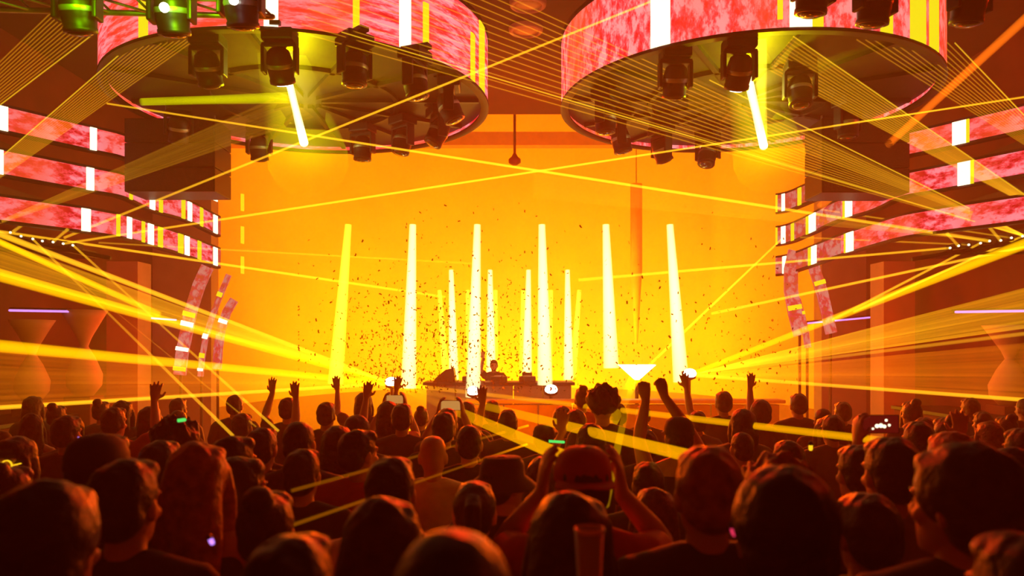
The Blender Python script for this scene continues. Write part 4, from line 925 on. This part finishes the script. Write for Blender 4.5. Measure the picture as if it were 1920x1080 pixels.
person(1092, 834, 104, 'onhead', 'short', 'dark', 'tee', 'red', 'person in a red backwards cap with both hands at the head', hat='backwards', hatcol='red')
person(945, 853, 78, 'down', 'short', B_, 'jacket', B_, 'person in a dark bucket hat in front of the thick beams', turn=-.7, hat='bucket', hatcol='charcoal')
person(1018, 858, 56, 'down', 'bob', 'brown', 'tee', 'white', 'person with a brown bob and pale top between the bucket hat and red cap')
person(1214, 866, 66, 'down', 'short', 'dark', 'tee', 'charcoal', 'person with a rounded dark head between the red cap and ginger hair')
person(1226, 916, 74, 'down', 'long', 'brown', 'tank', B_, 'person with smooth brown hair rimmed in orange under the rounded dark head')
person(1452, 852, 106, 'down', 'curly', 'ginger', 'tee', 'charcoal', 'person with fluffy reddish hair just behind the jet-black head', dY=2.5)
person(1624, 925, 92, 'down', 'short', B_, 'tee', 'striped', 'person in a green striped top between the jet-black head and grey T-shirt', dY=2.1)
person(1782, 812, 80, 'down', 'bob', 'ginger', 'tee', 'charcoal', 'person with a red-rimmed bob behind the big dark head')
person(890, 902, 92, 'bent', 'tail', 'dark', 'tank', 'brown', 'person with a dark ponytail in front of the bucket hat')
person(1890, 842, 92, 'down', 'long', B_, 'tank', B_, 'long-haired person at the wall end beside the big dark head')
person(25, 822, 66, 'down', 'bob', B_, 'tee', B_, 'person facing the lens wearing glowing yellow glasses', yaw=PI)
GL = PEOPLE[-1]
# third and fourth rows
person(128, 782, 46, 'down', 'short', B_, 'tee', 'charcoal', 'person looking back towards the lens beside the violet-lit phone', yaw=PI * .95)
person(60, 776, 46, 'down', 'long', B_, 'tank', B_, 'long-haired person at the wall end beyond the glowing glasses', turn=.5, dY=5.9)
person(335, 782, 64, 'down', 'curly', 'dark', 'tee', 'green', 'person with curly hair tinged green under the plunging lasers')
person(302, 826, 62, 'down', 'short', B_, 'tee', 'charcoal', 'short dark-haired person in front of the green-tinged curls', dY=3.3)
person(492, 802, 60, 'down', 'short', B_, 'tee', B_, 'dark-haired person at the foot of the plunging laser nearer the stage')
person(562, 789, 64, 'down', 'crop', B_, 'tee', 'charcoal', 'crop-haired person in charcoal behind the square dark head')
person(674, 806, 66, 'down', 'short', B_, 'tee', 'red', 'dark-haired person in a red T-shirt looking aside behind the dim lasers', turn=-.6)
person(634, 800, 58, 'down', 'bob', 'dark', 'tank', 'brown', 'person with a dark bob beside the red T-shirt')
person(670, 778, 48, 'down', 'thick', 'dark', 'tee', 'charcoal', 'person with a high pointed head of hair behind the red T-shirt')
person(754, 757, 43, 'down', 'short', 'dark', 'tee', 'charcoal', 'dark figure straight below the dazzling stage-edge lamp')
person(832, 773, 56, 'down', 'short', 'dark', 'tee', 'charcoal', 'dark round head under the held-up phone beside the thick beam', dY=4.9)
person(812, 815, 54, 'down', 'bald', None, 'tee', 'white', 'bald person in a white shirt glowing round the head', dY=3.9)
person(880, 796, 60, 'down', 'crop', B_, 'tee', B_, 'dark crop-haired person under the crossing thick beams', dY=4.3)
person(1020, 794, 46, 'down', 'short', 'dark', 'tee', 'charcoal', 'person in a small dark cap between the two thick beams', hat='cap')
person(1272, 794, 56, 'fists', 'short', 'dark', 'tank', B_, 'person in a dark cap raising both fists before the triangular lamp', hat='cap', H=1.66)
person(1130, 722, 44, 'down', 'curly', 'dark', 'tee', 'charcoal', 'person with a wide bushy head of hair by the triangular lamp')
person(1092, 722, 33, 'down', 'bun', 'dark', 'tee', 'red', 'small figure with a bun beside the bushy hair', H=1.66)
person(1356, 748, 34, 'openup', 'short', 'dark', 'tee', 'charcoal', 'far reveller with both open hands up beside the raised fists', H=1.64)
person(1392, 768, 46, 'down', 'bob', 'dark', 'tee', 'charcoal', 'person with a dark bob in front of the far reveller')
person(1496, 750, 34, 'bent', 'short', 'dark', 'tee', 'charcoal', 'lone far figure standing out before the far fan of light', H=1.62)
HOLD1 = person_at(1.43, 3.07, 1.66, 'phonehigh', 'short', 'dark', 'tank', 'brown', 'person lifting a bright phone on a raised arm')
person(1915, 776, 62, 'lowreach', 'short', B_, 'tank', 'red', 'person by the wall end raising a bent arm in front of the side bar', H=1.64)
person(1108, 812, 54, 'lowreach', 'bob', 'dark', 'tank', B_, 'person behind the red cap stretching one open hand above the beam', H=1.60)
person(952, 768, 46, 'leftup', 'short', 'dark', 'tee', 'charcoal', 'person under the booth holding one open hand high', dY=5.7)
HOLD2 = person(838, 792, 40, 'phone', 'short', 'dark', 'tee', 'charcoal', 'person holding a phone level in both hands beside the thick beam', H=1.62)
HOLD3 = person(728, 770, 40, 'phone', 'bob', 'dark', 'tee', B_, 'person filming with both hands below the dazzling stage-edge lamp', H=1.62)
person(612, 772, 38, 'openup', 'short', 'dark', 'tee', 'charcoal', 'reveller with both arms spread up behind the crop-haired person', H=1.60)
person(682, 752, 30, 'openup', 'bob', 'dark', 'tee', 'charcoal', 'small far reveller waving both hands below the first two tall shafts', H=1.60)
person(540, 762, 34, 'leftup', 'short', 'dark', 'tee', 'charcoal', 'far reveller pointing one arm up near the first tall shaft', H=1.60)
person(455, 775, 42, 'down', 'short', 'dark', 'tee', 'charcoal', 'far dark head just beyond the foot of the steeper plunging laser')
person(215, 768, 44, 'rightup', 'short', 'dark', 'tee', 'red', 'far reveller with one lit arm up in front of the glowing sculpture', H=1.62)
person(1560, 778, 44, 'down', 'short', 'dark', 'tee', 'charcoal', 'dark head under the bottom edge of the far fan')
person(1720, 790, 56, 'down', 'short', B_, 'tee', 'charcoal', 'dark head directly behind the bright phone')
# the performer at the booth
dj = P(926, 660, 16.0)
person_at(dj.x, 16.0, 1.78, 'rightup', 'short', 'dark', 'tee', B_, 'performer standing behind the booth with one hand raised', yaw=PI, group=None)
# packed rows farther in: nothing tells them apart
rng = random.Random(11); POSEF = ['down'] * 20 + ['bent'] * 3 + ['openup']
Y = 2.9; n_far = 0; HDESC = {'short': 'short hair', 'crop': 'cropped hair', 'bob': 'a bob', 'bun': 'a hair bun', 'long': 'long hair', 'thick': 'a thick mop of hair'}
while Y < 7.4:
    xw = Y * .74 if Y < 7.5 else 5.0
    x = -xw + rng.uniform(0, .3)
    while x < xw:
        xx, yy = x + rng.uniform(-.09, .09), Y + rng.uniform(-.12, .12); x += rng.uniform(.56, .74)
        if any((xx - a) ** 2 + ((yy - b) * .8) ** 2 < .40 ** 2 for a, b, _ in PEOPLE) or not -6.3 < xx < 6.3: continue
        top = rng.uniform(1.52, 1.64) - (.05 if Y > 5 else 0)
        pose = rng.choice(POSEF) if Y > 5 else 'down'
        hs = rng.choice(['short', 'short', 'crop', 'bob', 'bun', 'long', 'thick'])
        person_at(xx, yy, top, pose, hs, rng.choice(['black', 'dark', 'dark', 'brown']), 'tee', rng.choice(['black', 'charcoal', 'charcoal', 'brown', 'denim']),
                  'dark clubgoer with %s packed in among the rows before the stage' % HDESC[hs] if pose != 'openup' else 'dark clubgoer with %s and both arms up in the packed rows before the stage' % HDESC[hs],
                  group='packed clubgoers with %s' % HDESC[hs] if pose != 'openup' else 'packed clubgoers with arms up', f=hs in ('long', 'bob', 'bun'))
        n_far += 1
    Y += .62
print('PEOPLE', len(PEOPLE), n_far)
for i, (a, b, l) in enumerate(PEOPLE):
    for c, d, l2 in PEOPLE[:i]:
        if (a - c) ** 2 + (b - d) ** 2 < .30 ** 2: print('CLOSE %.2f' % math.hypot(a - c, b - d), '|', l, '|', l2, round(b, 2), round(d, 2))

# things held or worn, and glints of coloured light
scr = emit('phone_screen', (1.0, .45, .10), .55); spots = emit('phone_picture_glare', (1.0, .86, .55), 2.0); vio = emit('violet_screen', (.62, .25, 1.0), 1.6); grn = emit('green_glow', (.1, 1.0, .15), .9); amber = emit('amber_glow', (1.0, .55, .01), 1.3); pinkg = emit('pink_light_patch', (1.0, .04, .12), 1.0)
def phone(loc, rot, label, w=.075, h=.150, screen=None, pics=()):
    t = empty('phone', loc); t.rotation_euler = rot; tag(t, label, 'phone')
    bm = B(); box(bm, (0, 0, 0), (w, .009, h), bevel=.004); obj('case', bm, M['black'], t)
    if screen:
        bm = B(); box(bm, (0, -.0052, 0), (w * .92, .002, h * .93)); c = obj('screen', bm, screen, t)
        for (x, z, r) in pics:
            bm = B(); lathe(bm, [(r, 0), (r, .002), (r * .3, .003)], 12, Matrix.Translation((x, -.006, z)) @ Matrix.Rotation(PI / 2, 4, 'X')); obj('bright_spot', bm, spots, c)
    return t
darkscr = emit('dim_phone_screen', (.10, .004, .002), 1.0)
def held(t, x, y, z): return Matrix.Translation(t.location) @ Matrix.Scale(t.scale.x, 4) @ Vector((x, y, z))
q = held(HOLD1, .265, .345, 1.815); phone(q, (0, PI / 2, 0), 'raised phone lying level with a bright picture of the stage lamps', .085, .185, darkscr, [(.008, -.012, .009), (.006, .006, .010), (.010, .022, .008), (-.018, .030, .006), (.004, .044, .006), (.02, -.03, .005)])
q = P(161, 823, 3.4); phone(q, (0, PI / 2 + .05, 0), 'violet-lit phone edge held up beside the flat dark cap', .022, .075, vio)
q = held(HOLD2, 0, .375, 1.755); phone(q, (.1, PI / 2, 0), 'phone held level between two hands against the thick beam', .075, .16, scr)
q = held(HOLD3, 0, .375, 1.755); phone(q, (0, PI / 2, 0), 'small phone held up below the dazzling stage-edge lamp', .075, .15, scr)
def glow_stick_or_glint(a, b, m, label, r=.008, name='glow_stick_or_glint', cat='glow stick'):
    bm = B(); tube(bm, [(0, 0, 0), b - a], [r, r], 8); t = empty(name, a); tag(t, label, cat); obj('tube', bm, m, t, True)
    bm = B(); tube(bm, [(b - a) * -.08, (b - a) * .04], [r * 1.3, r * 1.3], 8); obj('end_cap', bm, M['black'], t)
glow_stick_or_glint(P(1026, 827, 4.3), P(1057, 829, 4.3), grn, 'green glow stick lying between the small dark cap and the red cap')
glow_stick_or_glint(P(331, 789, 3.35), P(346, 787, 3.35), grn, 'short green light glint on the curly hair')  # green light on the hair, put in as a glowing tube
glow_stick_or_glint(P(1520, 832, 3.6), P(1520, 842, 3.6), amber, 'small amber light beside the fluffy reddish hair', .010)
glow_stick_or_glint(P(1510, 900, 2.0), P(1545, 918, 2.0), pinkg, 'glowing patch for pink light on skin between the jet-black head and the green stripes', .008)  # pink light on skin, modelled as a glowing tube
glow_stick_or_glint(P(1374, 985, 1.7), P(1378, 1000, 1.7), pinkg, 'small glowing patch for pink light at the ear of the ginger-haired person', .008)  # pink light at the ear, likewise a glowing tube
glow_stick_or_glint(P(393, 1008, 1.9), P(398, 1018, 1.9), vio, 'tiny violet light low in front of the long reddish hair', .006)
# glowing glasses
for o in [o for o in bpy.data.objects if o.get('label') == 'person facing the lens wearing glowing yellow glasses']:
    link('glasses', glasses_mesh(), o, NECK); glasses_mesh().materials.append(amber)
# cup
q = P(1105, 1035, 1.48)
t = empty('cup', q); tag(t, 'pale plastic cup held up with an orange-lit rim', 'cup')
bm = B(); lathe(bm, [(.024, -.055), (.029, .045), (.027, .045), (.022, -.052)], 20, close=False); bm.faces.new([v for v in bm.verts][:20]); obj('wall', bm, mat('frosted_plastic', (.40, .30, .42), .35), t, True)
bm = B(); lathe(bm, [(.0295, .040), (.031, .046), (.0285, .049), (.027, .044), (.0295, .040)], 20, close=False); obj('rim', bm, mat('pale_rim', (.85, .6, .4), .4), t, True)
bm = B(); lathe(bm, [(.0255, .02), (.001, .021)], 18); obj('drink', bm, mat('dark_drink', (.15, .05, .03), .1), t)
